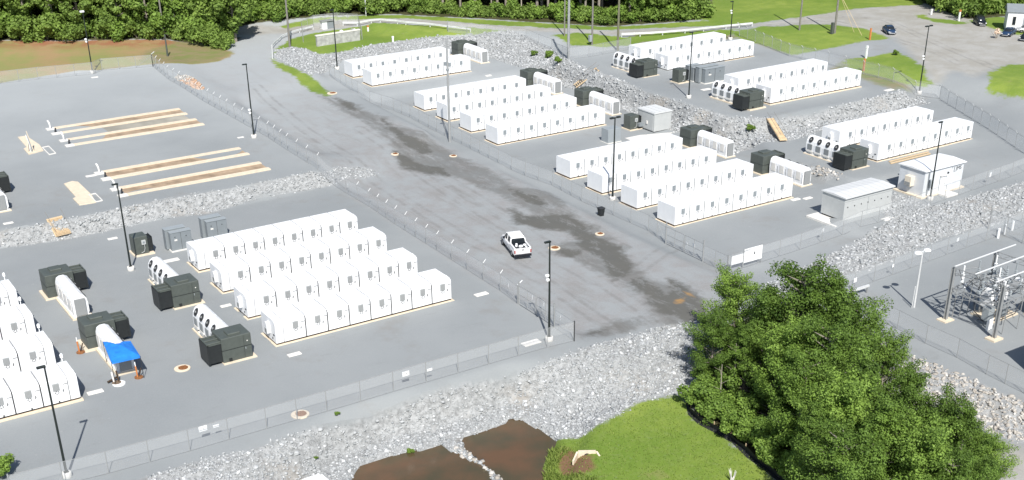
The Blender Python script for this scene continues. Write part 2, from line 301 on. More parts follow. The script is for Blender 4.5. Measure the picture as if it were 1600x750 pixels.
def ground_material():
    m = bpy.data.materials.new('ground_surface'); m.use_nodes = True; n = m.node_tree.nodes; l = m.node_tree.links; b = n['Principled BSDF']; b.inputs['Roughness'].default_value = .92; b.inputs['Specular IOR Level'].default_value = .2
    geo = n.new('ShaderNodeNewGeometry')
    def noise(sc, det=5, rough=.6, vec=None, scale3=None):
        t = n.new('ShaderNodeTexNoise'); t.inputs['Scale'].default_value = sc; t.inputs['Detail'].default_value = det; t.inputs['Roughness'].default_value = rough
        src = geo.outputs['Position']
        if scale3:
            mp = n.new('ShaderNodeMapping'); mp.inputs['Rotation'].default_value = (0, 0, scale3[3]); mp.inputs['Scale'].default_value = scale3[:3]; l.new(src, mp.inputs[0]); src = mp.outputs[0]
        l.new(src, t.inputs['Vector']); return t.outputs['Fac']
    def mr(x, a, b_, c, d):
        q = n.new('ShaderNodeMapRange'); q.interpolation_type = 'SMOOTHSTEP'; l.new(x, q.inputs[0])
        for i, v in enumerate((a, b_, c, d)): q.inputs[i+1].default_value = v
        return q.outputs[0]
    def mathn(op, a, b_):
        q = n.new('ShaderNodeMath'); q.operation = op
        for i, v in enumerate((a, b_)):
            if isinstance(v, (int, float)): q.inputs[i].default_value = v
            else: l.new(v, q.inputs[i])
        return q.outputs[0]
    def mix(f, a, b_):
        q = n.new('ShaderNodeMix'); q.data_type = 'RGBA'
        if isinstance(f, (int, float)): q.inputs[0].default_value = f
        else: l.new(f, q.inputs[0])
        for i, v in ((6, a), (7, b_)):
            if isinstance(v, tuple): q.inputs[i].default_value = (*v, 1)
            else: l.new(v, q.inputs[i])
        return q.outputs[2]
    edge = mathn('ADD', mathn('MULTIPLY', mathn('SUBTRACT', noise(.9, 6, .65), .5), 3.0), mathn('MULTIPLY', mathn('SUBTRACT', noise(.18, 3), .5), 3.0))
    def mask(att, amp=1.0, wd=.35):
        a = n.new('ShaderNodeAttribute'); a.attribute_name = att
        return mr(mathn('ADD', a.outputs['Fac'], mathn('MULTIPLY', edge, amp)), -wd, wd, 1, 0)
    big = noise(.045, 4); mid = noise(.35, 5); fine = noise(9, 4, .75); vf = noise(28, 3, .8)
    yard = mix(mr(big, .3, .7, 0, 1), (.234, .252, .260), (.280, .297, .303))
    yard = mix(mr(fine, .3, .75, 0, .38), yard, (.335, .345, .345)); yard = mix(mr(vf, .5, .75, 0, .35), yard, (.13, .14, .145))
    yard = mix(mr(noise(.12, 6, .7), .54, .72, 0, .45), yard, (.225, .215, .20)); yard = mix(mr(noise(.6, 8, .8, scale3=(.25, 1, 1, R(12))), .55, .72, 0, .30), yard, (.18, .185, .185)); yard = mix(mr(noise(1.7, 4, .6), .66, .72, 0, .35), yard, (.36, .365, .36))
    streak = noise(.5, 7, .7, scale3=(1.0, .16, 1, R(-28)))
    road = mix(mr(noise(.3, 7, .72), .35, .7, 0, .7), (.285, .302, .309), (.24, .222, .214)); road = mix(mr(streak, .52, .68, 0, .55), road, (.20, .195, .185)); road = mix(mr(fine, .35, .7, 0, .35), road, (.38, .39, .39)); road = mix(mr(vf, .5, .75, 0, .3), road, (.12, .125, .13))
    sx = n.new('ShaderNodeSeparateXYZ'); l.new(geo.outputs['Position'], sx.inputs[0])
    far_lighten = mathn('MULTIPLY', mr(mathn('ADD', sx.outputs['Y'], mathn('MULTIPLY', mathn('SUBTRACT', big, .5), 60)), 35, 135, 0, 1), .68)  # lighter gravel farther off, with grazing-view brightening put into its colour
    col = mix(mask('s_road', .5, 1.2), yard, road)
    col = mix(far_lighten, col, mix(fine, (.36, .385, .395), (.44, .46, .465)))
    lot = mix(mr(noise(.25, 6, .7), .35, .68, 0, 1), (.33, .318, .285), (.40, .395, .375)); lot = mix(mr(fine, .35, .75, 0, .3), lot, (.2, .19, .17))
    col = mix(mask('s_lot', .8, 1.5), col, lot)
    wetn = mr(noise(.34, 9, .8, scale3=(1.2, .5, 1, R(-35))), .30, .54, .0, 1)
    wetm = mathn('MULTIPLY', mask('s_wet', 1.1, .9), wetn)
    ta = n.new('ShaderNodeAttribute'); ta.attribute_name = 's_trk'
    tk = mr(mathn('ABSOLUTE', mathn('SUBTRACT', mathn('ADD', ta.outputs['Fac'], mathn('MULTIPLY', mathn('SUBTRACT', mid, .5), .5)), .85), 0), .12, .42, 1, 0)
    col = mix(mathn('MULTIPLY', tk, mr(noise(.3, 5, .7), 4*.1, .62, .06, .36)), col, (.17, .17, .165))
    w2 = mathn('MULTIPLY', mask('s_wet2', .9, .8), mr(noise(.5, 9, .8, scale3=(1.3, .5, 1, R(-35))), .30, .48, .25, 1))
    wetm = mathn('MAXIMUM', mathn('MULTIPLY', wetm, .62), w2)
    col = mix(mathn('MULTIPLY', wetm, .92), col, mix(mid, (.085, .086, .080), (.125, .12, .105)))
    col = mix(mathn('MULTIPLY', mask('s_pud', .35, .3), .8), col, (.42, .24, .08))
    soil = mix(mr(noise(.11, 5), .35, .65, 0, 1), (.34, .235, .12), (.245, .255, .09)); 
    a = n.new('ShaderNodeAttribute'); a.attribute_name = 's_for'
    soil = mix(mathn('MULTIPLY', mr(a.outputs['Fac'], 1.5, 9, 1, 0), mr(mid, .35, .6, .2, .95)), soil, (.29, .115, .065)); soil = mix(mr(fine, .45, .7, 0, .35), soil, (.17, .15, .06))
    col = mix(mask('s_soil', .5, .5), col, soil)
    thin = mix(mr(mid, .35, .65, 0, 1), (.17, .20, .065), (.24, .20, .11))
    col = mix(mathn('MULTIPLY', mask('s_thin', .8, 1.2), .85), col, thin)
    gr = mix(mr(big, .35, .62, 0, 1), (.145, .225, .032), (.25, .315, .058)); gr = mix(mr(mid, .35, .65, 0, .6), gr, (.13, .21, .03)); gr = mix(mr(noise(2.5, 6, .7), .45, .7, 0, .5), gr, (.23, .28, .09)); gr = mix(mr(fine, .4, .7, 0, .5), gr, (.11, .185, .03)); gr = mix(mr(noise(.22, 6, .7), .62, .72, 0, .35), gr, (.28, .23, .12))
    gr = mix(mr(noise(.5, 7, .75), .60, .74, 0, .45), gr, (.27, .24, .14)); col = mix(mathn('MULTIPLY', mask('s_grass', .9, .5), mr(noise(1.6, 6, .8), .25, .42, .55, 1)), col, gr)
    col = mix(mask('s_dirt', .35, .35), col, mix(fine, (.13, .07, .04), (.26, .16, .09)))
    ff = mix(mid, (.04, .06, .015), (.09, .07, .04)); col = mix(mask('s_for', .8, .5), col, ff)
    rp = mix(mr(noise(2.2, 6, .8), .35, .65, 0, 1), (.20, .205, .205), (.40, .41, .41)); rp = mix(mr(noise(.13, 4), .55, .75, 0, .4), rp, (.30, .25, .19))
    col = mix(mask('s_rip', .25, .3), col, rp)
    l.new(col, b.inputs['Base Color'])
    bp = n.new('ShaderNodeBump'); bp.inputs['Strength'].default_value = .55; bp.inputs['Distance'].default_value = .05
    l.new(mathn('ADD', mathn('MULTIPLY', fine, .6), mathn('ADD', mathn('MULTIPLY', mid, 1.0), mathn('MULTIPLY', vf, .3))), bp.inputs['Height']); l.new(bp.outputs[0], b.inputs['Normal'])
    return m
for p_ in PONDS:
    d_ = sdf(GX, GY, p_)
    GZ = np.where(d_ < 0, np.minimum(GZ, -3.86-.55*np.clip(-d_/.8, 0, 1)), GZ)
dd_ = np.minimum(sdf(GX, GY, PONDS[0]), sdf(GX, GY, PONDS[1])); GZ = np.where((dd_ >= 0) & (dd_ < 3.5), np.maximum(GZ, -3.86+.35*np.clip(dd_/1.0, 0, 1)), GZ)
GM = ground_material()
nx, ny = GX.shape; idx = np.arange(nx*ny).reshape(nx, ny)
Qall = np.stack([idx[:-1, :-1], idx[1:, :-1], idx[1:, 1:], idx[:-1, 1:]], -1).reshape(-1, 4)
def cc(a): return ((a[:-1, :-1]+a[1:, :-1]+a[1:, 1:]+a[:-1, 1:])/4).ravel()
cls = np.zeros(len(Qall), int)
for k, nm in ((1, 's_road'), (2, 's_lot'), (3, 's_soil'), (4, 's_grass'), (5, 's_for'), (6, 's_rip')): cls[cc(ATT[nm]) < 0] = k
Vall = np.stack([GX, GY, GZ], -1).reshape(-1, 3)
SURF = {}
for k, nm in enumerate(('gravel_yard', 'gravel_road', 'gravel_lot', 'bare_soil', 'grass', 'forest_floor', 'riprap_slope')):
    q = Qall[cls == k]
    if not len(q): continue
    u, inv = np.unique(q.ravel(), return_inverse=True)
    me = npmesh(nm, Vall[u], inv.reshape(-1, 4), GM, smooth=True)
    for an, av in ATT.items():
        a_ = me.attributes.new(an, 'FLOAT', 'POINT'); a_.data.foreach_set('value', av.ravel()[u].astype(np.float32))
    SURF[nm] = tag(put(nm, me), kind='structure')
def gz(x, y):
    i = int(np.clip(np.searchsorted(xs, x)-1, 0, nx-2)); j = int(np.clip(np.searchsorted(ys, y)-1, 0, ny-2))
    u = (x-xs[i])/(xs[i+1]-xs[i]); v = (y-ys[j])/(ys[j+1]-ys[j])
    return float(GZ[i, j]*(1-u)*(1-v)+GZ[i+1, j]*u*(1-v)+GZ[i, j+1]*(1-u)*v+GZ[i+1, j+1]*u*v)
def g(x, y, dz=0): return (x, y, gz(x, y)+dz)
def gp(px, py, dz=0): p = at(px, py); return (p.x, p.y, gz(p.x, p.y)+dz)

def tz(x, y): return gz(x, y)
# ------------------------------------------------------------------ pond water
wm = bpy.data.materials.new('muddy_water'); wm.use_nodes = True; n = wm.node_tree.nodes; l = wm.node_tree.links; b = n['Principled BSDF']
b.inputs['Roughness'].default_value = .12; b.inputs['Specular IOR Level'].default_value = .35
no = n.new('ShaderNodeTexNoise'); no.inputs['Scale'].default_value = .22; no.inputs['Detail'].default_value = 4; ge = n.new('ShaderNodeNewGeometry'); l.new(ge.outputs['Position'], no.inputs[0])
cr = n.new('ShaderNodeValToRGB'); cr.color_ramp.elements[0].position = .38; cr.color_ramp.elements[0].color = (.075, .062, .034, 1); cr.color_ramp.elements[1].position = .62; cr.color_ramp.elements[1].color = (.125, .072, .038, 1); l.new(no.outputs[0], cr.inputs[0]); l.new(cr.outputs[0], b.inputs['Base Color'])
n2 = n.new('ShaderNodeTexNoise'); n2.inputs['Scale'].default_value = 3; l.new(ge.outputs['Position'], n2.inputs[0]); bp = n.new('ShaderNodeBump'); bp.inputs['Strength'].default_value = .04; l.new(n2.outputs[0], bp.inputs['Height']); l.new(bp.outputs[0], b.inputs['Normal'])
lo_ = np.minimum(PONDS[0].min(0), PONDS[1].min(0)); hi_ = np.maximum(PONDS[0].max(0), PONDS[1].max(0))
mb = MB(); mb.add([(lo_[0], lo_[1], -3.86), (hi_[0], lo_[1], -3.86), (hi_[0], hi_[1], -3.86), (lo_[0], hi_[1], -3.86)], [(0, 1, 2, 3)], wm)
tag(mb.build('pond_water'), kind='structure')
# ------------------------------------------------------------------ stones
ph = (1+5**.5)/2
ICO = np.array([(-1, ph, 0), (1, ph, 0), (-1, -ph, 0), (1, -ph, 0), (0, -1, ph), (0, 1, ph), (0, -1, -ph), (0, 1, -ph), (ph, 0, -1), (ph, 0, 1), (-ph, 0, -1), (-ph, 0, 1)])/1.9
ICF = np.array([(0, 11, 5), (0, 5, 1), (0, 1, 7), (0, 7, 10), (0, 10, 11), (1, 5, 9), (5, 11, 4), (11, 10, 2), (10, 7, 6), (7, 1, 8), (3, 9, 4), (3, 4, 2), (3, 2, 6), (3, 6, 8), (3, 8, 9), (4, 9, 5), (2, 4, 11), (6, 2, 10), (8, 6, 7), (9, 8, 1)])
def stonemat(name, lo, hi):
    m = bpy.data.materials.new(name); m.use_nodes = True; n = m.node_tree.nodes; l = m.node_tree.links; b = n['Principled BSDF']; b.inputs['Roughness'].default_value = .9
    a = n.new('ShaderNodeAttribute'); a.attribute_name = 'tone'; r = n.new('ShaderNodeValToRGB'); r.color_ramp.elements[0].color = (*lo, 1); r.color_ramp.elements[1].color = (*hi, 1)
    r.color_ramp.elements.new(.93).color = tuple(.5*(p+q) for p, q in zip(lo, hi))+(1,)
    l.new(a.outputs['Fac'], r.inputs[0]); l.new(r.outputs[0], b.inputs['Base Color']); return m
st_m = stonemat('riprap_stone', (.27, .285, .29), (.60, .61, .615)); st_o = stonemat('orange_stone', (.42, .25, .15), (.66, .52, .41)); st_w = stonemat('tan_white_stone', (.33, .30, .26), (.70, .69, .66))
def gzv(x, y):
    i = np.clip(np.searchsorted(xs, x)-1, 0, nx-2); j = np.clip(np.searchsorted(ys, y)-1, 0, ny-2)
    u = (x-xs[i])/(xs[i+1]-xs[i]); v = (y-ys[j])/(ys[j+1]-ys[j])
    return GZ[i, j]*(1-u)*(1-v)+GZ[i+1, j]*u*(1-v)+GZ[i, j+1]*(1-u)*v+GZ[i+1, j+1]*u*v
def stones(polys, dens, r0, r1, m, name='riprap_stones', kind='stuff', hole=(), N=None, jit=.25):
    Pts = []
    for p in polys:
        a, b_ = p.min(0), p.max(0); k = int((b_-a).prod()*dens); q = a+rng.random((k, 2))*(b_-a)
        d = sdf(q[:, 0], q[:, 1], p)+rng.normal(0, jit, k); ok = d < 0
        for h in hole: ok &= sdf(q[:, 0], q[:, 1], h) > .15
        Pts.append(q[ok])
    q = np.concatenate(Pts); k = len(q)
    if N: q = q[:N]; k = len(q)
    r = r0+(r1-r0)*rng.random(k)**2.2
    V = ICO[None]*(1+.28*rng.standard_normal((k, 12, 1)))*rng.uniform(.6, 1.15, (k, 1, 3))
    th = rng.random(k)*6.283; c, s_ = np.cos(th), np.sin(th); t2 = rng.normal(0, .5, k); c2, s2 = np.cos(t2), np.sin(t2)
    x = V[..., 0]*c[:, None]-V[..., 1]*s_[:, None]; y = V[..., 0]*s_[:, None]+V[..., 1]*c[:, None]; z = V[..., 2]*.62
    x, z = x*c2[:, None]-z*s2[:, None], x*s2[:, None]+z*c2[:, None]
    V = np.stack([x, y, z], -1)*r[:, None, None]
    base = np.stack([q[:, 0], q[:, 1], gzv(q[:, 0], q[:, 1])+r*.06], -1)
    if kind == 'stuff':
        V = (V+base[:, None]).reshape(-1, 3); Fc = (ICF[None]+12*np.arange(k)[:, None, None]).reshape(-1, 3)
        tone = np.repeat(rng.random(k), 20)
        return tag(put(name, npmesh(name, V, Fc, m, tone, nside=3)), kind='stuff')
    return V, base
VIS = [PONDS[0], PONDS[1]]
fore = RIP['fore']
stones([fore], 25, .07, .21, st_m, hole=VIS); stones([RIP['right']], 17, .08, .27, st_m); stones([RIP['low']], 14, .10, .30, st_w)
stones([RIP['upper']], 9, .12, .36, st_m); stones([RIP['tongue']], 9, .14, .34, st_w); stones([RIP['terrace']], 14, .09, .26, st_m)
stones([P((268, 120), (290, 117), (302, 122), (300, 130), (285, 128))], 5, .25, .5, st_w, name='rubble_pile'); stones([P((285, 126), (300, 122), (314, 132), (315, 140), (302, 138))], 8, .25, .5, st_o, name='rubble_pile')
cw = W([(724, 697), (738, 704), (752, 718), (768, 730), (800, 765), (775, 765), (752, 737), (727, 718), (704, 708)], -3.8)
stones([cw], 9, .16, .36, st_w, name='causeway_stones')
# the largest single stones of the near slope
V, base = stones([fore], .5, .22, .33, st_m, kind='one', hole=VIS, N=230, jit=.0)
rocks = []
for k in range(6):
    me = npmesh('stone', V[k], ICF, st_m, np.full(20, (.35, .55, .75, .9, .97, 1)[k]), nside=3); rocks.append(me)
for k in range(len(base)):
    o = put('stone', rocks[k % 6], SURF['riprap_slope'], base[k]); o.rotation_euler = (0, 0, random.random()*6.28)
# ------------------------------------------------------------------ battery banks
D, H, CW, CAP = 3.56, 2.68, 2.5, .875
def sec(round_):
    if round_: return [(0, .24), (0, 2.30), (.07, 2.46), (.30, 2.62), (1.05, 2.70), (1.07, 2.66), (3.42, 2.66), (3.56, 2.56), (3.56, .24)]
    return [(0, .24), (0, 2.62), (.05, 2.68), (1.55, 2.70), (1.57, 2.68), (3.50, 2.66), (3.56, 2.60), (3.56, .24)]
def shell(x0, x1, rd, m):
    mb = MB(); s = sec(rd)[::-1]; mb.loft([[(x, y, z) for y, z in s] for x in (x0, x1)], m)
    return mb
BANK = {}
def bank_parts(style):
    if style in BANK: return BANK[style]
    A = style == 'A'; gap = .06 if A else .05
    p = {}
    p['cabinet'] = shell(gap, CW-gap, A, white).mesh('cabinet')
    z0, z1 = (1.50, 2.22) if A else (1.52, 2.24)
    mb = MB()
    if A:
        mb.box(1.06, 1.66, -.02, .0, z0-.06, z1+.04, faintm); mb.box(1.07, 1.67, -.03, -.005, z0-.05, z1, ventl)
        for i in range(7): mb.box(1.07, 1.67, -.05, -.03, z0+.02+i*.095, z0+.05+i*.095, ventm)
    else:
        mb.box(1.08, 1.35, -.03, .0, z0, z1, lgrey); mb.box(1.39, 1.66, -.03, .0, z0, z1, lgrey); mb.box(1.35, 1.39, -.02, 0, z0, z1, faintm)
        for i in range(8): mb.box(1.08, 1.66, -.045, -.03, z0+.01+i*.085, z0+.035+i*.085, mgrey)
    p['vent'] = mb.mesh('vent')
    mb = MB(); c = (1.40, 1.27)
    for k in range(5):                       # emblem: an open ring of short strokes
        a0 = k*1.256+.3; a1 = a0+.9
        q = [(c[0]+r*math.cos(a)*.17, -.012, c[1]+r*math.sin(a)*.15) for r, a in ((.75, a0), (1.25, a0), (1.25, a1), (.75, a1))]
        mb.quad(*q, darkm)
    p['emblem'] = mb.mesh('emblem')
    mb = MB(); mb.box(1.93, 2.0, -.04, 0, 1.32, 1.50, darkm); mb.box(1.90, 1.96, -.05, 0, 1.24, 1.34, darkm); p['handle'] = mb.mesh('handle')
    mb = MB(); mb.box(2.02, 2.42, -.012, 0, 1.96, 2.01, seamm) if A else mb.box(2.1, 2.26, -.012, 0, 1.96, 2.0, seamm); p['slot'] = mb.mesh('slot')
    mb = MB(); mb.box(.35, 1.75, -.008, 0, .985, 1.0, faintm); mb.box(.30, 2.25, -.008, 0, 2.3 if not A else 2.245, 2.315 if not A else 2.26, faintm); p['door_line'] = mb.mesh('door_line')
    mb = MB(); mb.box(1.36, 1.50, -.05, 0, .28, .40, darkm); p['outlet'] = mb.mesh('outlet')
    mb = MB(); mb.box(.12, 8*CW-.12, .10, D-.1, .10, 2.40 if A else 2.55, seamm); mb.box(.04, 8*CW-.04, .10, D-.10, 0.02, .235, brown); [mb.box(k_*CW-gap-.005, k_*CW+gap+.005, .02, .2, .26, 2.28 if A else 2.58, seamm) for k_ in range(1, 8)]; p['frame'] = mb.mesh('frame')
    mb = shell(.0, CAP-.02, A, white); mb.box(.05, CAP, .10, D-.10, .02, .25, brown); mb.box(.10, .16, -.01, 0, .5, 2.2, faintm); p['end_cap'] = mb.mesh('end_cap')
    mb = MB()
    def arch(x): return [(x, 1.35, .95), (x, 1.35, 1.85), (x, 1.45, 2.08), (x, 1.7, 2.18), (x, 1.95, 2.08), (x, 2.05, 1.85), (x, 2.05, .95)]
    mb.loft([arch(0), arch(-.36)], white); mb.box(-.38, -.36, 1.45, 1.95, 1.0, 1.45, ventm); mb.box(-.06, 0, .75, .85, .5, .7, darkm); mb.box(-.06, 0, 2.7, 2.8, .6, .8, darkm); mb.box(-.05, 0, .3, .6, 1.0, 1.1, darkm)
    p['air_conditioner'] = mb.mesh('air_conditioner')
    mb = MB(); mb.box(-.2, 8*CW+CAP+.2, -.24, 1.0, -.25, .05, conc); mb.box(-.2, 8*CW+CAP+.2, 2.5, D+.2, -.25, .05, conc); mb.box(-.15, 0.9, 1.0, 2.5, -.25, .03, conc); p['fnd'] = mb.mesh('concrete_foundation')
    BANK[style] = p; return p
def bank(x, y, z, cap, style, label, group, ks=range(8)):
    p = bank_parts(style); t = thing('battery_bank', label, 'battery bank', (x, y, z), 0, group)
    x0 = CAP if cap == 'L' else 0
    fr = put('frame', p['frame'], t, (x0, 0, 0))
    if len(ks) < 8: fr.scale = (len(ks)/8, 1, 1); fr.location = (x0+ks[0]*CW, 0, 0)
    for k in ks:
        c = put('cabinet', p['cabinet'], t, (x0+k*CW, 0, 0))
        for nm in ('vent', 'emblem', 'handle', 'slot', 'door_line') + (('outlet',) if style == 'P' or len(ks) < 8 else ()): put(nm, p[nm], c)
    if cap == 'L':
        e = put('end_cap', p['end_cap'], t); put('air_conditioner', p['air_conditioner'], e)
    else:
        e = put('end_cap', p['end_cap'], t, (8*CW+CAP, 0, 0)); e.scale = (-1, 1, 1)
    if len(ks) < 8:
        mb = MB(); mb.tube((8*CW+.5, D-.3, 2.6), (8*CW+.5, D-.3, 3.3), .04, lampw, n=5); mb.lathe((8*CW+.5, D-.3, 3.15), [(.14, 0), (.16, .3), (.08, .42)], lampw, 8); mb.build('antenna', t)
    f = put('concrete_foundation', p['fnd'], None, (x, y, z)); tag(f, kind='structure')
    return t
GL, GP = 'long white battery banks of eight cabinets', 'long white battery banks of eight cabinets'
ROWS = [
 (0, 0, 0, 'L', 'A', 'white battery bank with air conditioner end, frontmost of the four beside the parked pickup lane'),
 (.11, 7.83, 0, 'L', 'A', 'white battery bank second from the front in the stepped four left of the central road'),
 (.52, 16.15, 0, 'L', 'A', 'white battery bank third from the front in the stepped four left of the central road'),
 (.53, 23.87, 0, 'L', 'A', 'white battery bank rearmost of the stepped four, in front of the grey switch cabinets'),
 (57.96, 6.29, None, 'R', 'P', 'white battery bank nearest the fence corner with the large white sign board'),
 (58.05, 14.24, None, 'R', 'P', 'white battery bank just behind the one nearest the large white sign board'),
 (58.04, 21.99, None, 'R', 'P', 'white battery bank whose end faces the black lamp post with two heads'),
 (58.3, 30.01, None, 'R', 'P', 'white battery bank standing directly in front of the pale grey equipment hut'),
 (58.42, 49.65, None, 'R', 'P', 'white battery bank at the front of the middle group, beyond the small grey box'),
 (58.73, 58.09, None, 'R', 'P', 'white battery bank second in the middle group beyond the central road'),
 (58.98, 66.12, None, 'R', 'P', 'white battery bank third in the middle group, end hit by the steel pole shadow'),
 (59.07, 74.03, None, 'R', 'P', 'white battery bank rearmost of the middle group of four beside the tall steel pole'),
 (58.0, 91.35, None, 'R', 'P', 'nearer white battery bank of the pair below the round green lawn'),
 (58.19, 99.37, None, 'R', 'P', 'farther white battery bank of the pair, backing onto the stone slope under the lawn'),
 (103.31, 63.04, None, 'L', 'P', 'nearer white battery bank of the farthest pair, behind the twin grey switch cabinets'),
 (103.56, 71.2, None, 'L', 'P', 'farthest white battery bank of all, alongside the long white guardrail'),
 (101.73, 34.98, None, 'L', 'P', 'nearer white battery bank of the pair above the stone slope, near the orange post'),
 (101.98, 43.01, None, 'L', 'P', 'farther white battery bank of the pair right of the grey switch cabinets'),
 (97.68, 8.26, None, 'L', 'P', 'white battery bank directly behind the white shed with the door'),
 (97.95, 16.1, None, 'L', 'P', 'white battery bank at the foot of the stone slope, behind the shed-side bank')]
ZB = [0, 0, 0, 0, -.98, -.98, -.98, -.98, -.75, -.75, -.75, -.75, .07, .07, 2.23, 2.23, 2.38, 2.38, .26, .26]
for (x, y, _, cap, st, lab), z in zip(ROWS, ZB): bank(x, y, z, cap, st, lab, GL)
for i, (x, y) in enumerate([(-41.02, -.7), (-41.07, 7.54), (-40.94, 15.66), (-40.75, 23.55)]):
    bank(x, y, .1, 'R', 'A', 'white battery bank cut by the left picture edge, %s of its four' % ('frontmost', 'second', 'third', 'rearmost')[i], GL, ks=range((4, 4, 5, 6)[i], 8))

# ------------------------------------------------------------------ inverter stations and transformers
def arc_sec(y):
    pts = [(-.62, .18), (-.80, .5), (-.80, 1.35), (-.72, 1.8), (-.50, 2.15), (-.15, 2.33), (.30, 2.33), (.62, 2.15), (.76, 1.75), (.80, 1.1), (.74, .18)]
    return [(x, y, z) for x, z in pts]
def make_inverter():
    t = thing('inverter_skid', '', 'inverter', (0, 0, 0), 0, 'white inverter skids beside the battery banks')
    mb = MB(); mb.box(-1.0, 1.0, 0, 7.0, -.2, .10, conc); mb.box(-.85, .85, .1, 6.9, .10, .2, concw); mb.build('base', t)
    mod = MB(); mod.loft([arc_sec(0)[::-1], arc_sec(1.58)[::-1]], white, True)
    mod.box(-.86, -.78, .22, 1.36, .42, .62, concw); mm = mod.mesh('inverter_module')
    fan = MB(); c = Vector((-.64, .79, 1.98)); nrm = Vector((-.85, 0, .52)).normalized(); u = Vector((0, 1, 0)); v = nrm.cross(u)
    def disc(r0, r1, off, m, nseg=20):
        a = [c+nrm*off+(u*math.cos(q)+v*math.sin(q))*r0 for q in [6.2832*k/nseg for k in range(nseg)]]
        fan.add(a, [tuple(range(nseg))], m) if r1 is None else fan.loft([a, [c+nrm*(off+.05)+(u*math.cos(q)+v*math.sin(q))*r1 for q in [6.2832*k/nseg for k in range(nseg)]]], m)
    disc(.40, .37, .0, darkm); disc(.12, .10, .06, ventm)
    for k in range(4):
        q = k*1.57+.4; d = (u*math.cos(q)+v*math.sin(q)); e = (u*math.cos(q+.5)+v*math.sin(q+.5)); fan.quad(c+nrm*.07+d*.1, c+nrm*.07+d*.34, c+nrm*.075+e*.34, c+nrm*.075+e*.1, seamm)
    fm = fan.mesh('fan')
    gr = MB(); gr.box(-.845, -.79, .34, 1.24, .68, 1.42, ventm)
    for k in range(6): gr.box(-.86, -.845, .34, 1.24, .72+k*.115, .75+k*.115, mgrey)
    gr.box(-.93, -.80, .42, 1.16, .30, .40, lgrey); gm = gr.mesh('grille')
    pn = MB(); pn.box(.79, .83, .38, 1.2, .75, 1.72, concw); pn.box(.77, .80, 1.56, 1.60, .4, 1.5, ventm); pm = pn.mesh('door_panel')
    for k in range(4):
        m_ = put('inverter_module', mm, t, (0, .2+k*1.66, 0)); put('fan', fm, m_); put('grille', gm, m_); put('door_panel', pm, m_)
    mb = MB(); mb.box(-.5, .55, 6.86, 6.98, .25, 1.9, ventm); mb.build('end_panel', t)
    return t
def make_transformer():
    t = thing('transformer', '', 'transformer', (0, 0, 0), 0, 'dark green transformers beside the inverters')
    mb = MB(); mb.box(-1.55, 1.95, -.30, 2.75, -.2, .12, conc); mb.build('pad', t)
    mb = MB(); mb.box(-1.5, 1.6, -.05, 2.6, .12, 2.72, dkgreen, .05); mb.box(-1.52, 1.62, -.08, 2.63, 1.42, 1.46, blackm); mb.build('tank', t)
    mb = MB(); mb.box(-.6, .7, .35, 1.6, 2.72, 2.92, dkgreen, .06); mb.build('hood', t)
    mb = MB()
    for k in range(9): mb.box(-2.95, -1.5, .08+k*.25, .25+k*.25, .30, 2.25, blackm)
    mb.box(-3.0, -2.8, .0, 2.3, .25, 2.32, blackm); mb.build('radiator', t)
    mb = MB()
    for k in range(3): mb.tube((-2.95, .25+k*.85, 2.36), (-1.5, .25+k*.85, 2.38), .07, dkgreen)
    mb.tube((-2.9, .1, 2.38), (-2.9, 2.2, 2.38), .07, dkgreen); mb.box(-2.98, -1.5, .0, 2.3, 2.25, 2.32, dkgreen); mb.build('header_pipe', t)
    mb = MB(); mb.box(.78, .80, -.07, -.05, .2, 2.6, blackm); mb.box(.9, .96, -.12, -.05, 1.1, 1.3, lgrey); mb.build('door', t)
    mb = MB(); mb.box(1.1, 1.22, -.07, -.05, 1.9, 2.0, concw); mb.box(-.9, -.6, -.14, -.05, .2, .5, blackm); mb.build('plate', t)
    return t
INV = make_inverter(); INV.scale = (1.08, 1, 1.15); TR = make_transformer(); used = [False, False]
def station(x, y, z, flip, lab):
    rz = math.pi if flip else 0; s = -1 if flip else 1
    for i, (src, dy, dx, L) in enumerate(((TR, 0, 0, 'dark transformer with black radiator '+lab[1]), (INV, 2.85, -.15, 'white four module inverter skid '+lab[0]))):
        loc = (x+s*dx, y+s*dy, z)
        if not used[i]: src.location = loc; src.rotation_euler = (0, 0, rz); src['label'] = L; used[i] = True
        else: dup(src, L, loc, rz)
station(-4.1, 15.0, 0, 0, ('behind the rear transformer left of the stepped banks', 'near the tall light pole left of the stepped banks'))
station(-4.6, -1.0, 0, 0, ('at the end of the frontmost stepped bank', 'close to the round drain in the left yard'))
station(-14.8, 27.9, .1, 1, ('on the far left, next to the left-edge banks', 'farthest back on the far left yard'))
station(-14.9, 12.2, .1, 1, ('with the blue canopy at its end', 'immediately behind the blue canopy'))
station(84.3, 34.8, -.98, 1, ('directly right of the bank before the grey hut', 'right of the grey equipment hut'))
station(84.0, 18.5, -.98, 1, ('left of the grey container with round holes', 'at the right end of the group by the stone tongue'))
station(84.4, 80.3, -.75, 1, ('right of the rearmost bank in the middle group', 'at the foot of the upper stone slope, left of another'))
station(84.4, 63.2, -.75, 1, ('left of the timber steps by the small dark transformer', 'below the long timber steps on the stone slope'))
station(84.6, 105.3, .07, 1, ('beside the pair of banks under the round lawn', 'beside the pair of banks under the round lawn'))
station(98.2, 61.6, 2.23, 0, ('farthest in the upper yard, fans facing left', 'farthest in the upper yard, left of the farthest pair'))
station(98.1, 34.4, 2.38, 0, ('in the upper yard before the grey switch cabinets', 'in the upper yard above the stone slope'))
station(93.2, 7.6, .26, 0, ('right of the timber ramp on the stone slope', 'behind the white shed with the door'))
pe = ray(13, 330, 2.0); station(pe[0]-.8, pe[1]+9.8, 2.0, 1, ('cut by the left edge in the upper left yard', 'cut by the left edge in the upper left yard'))

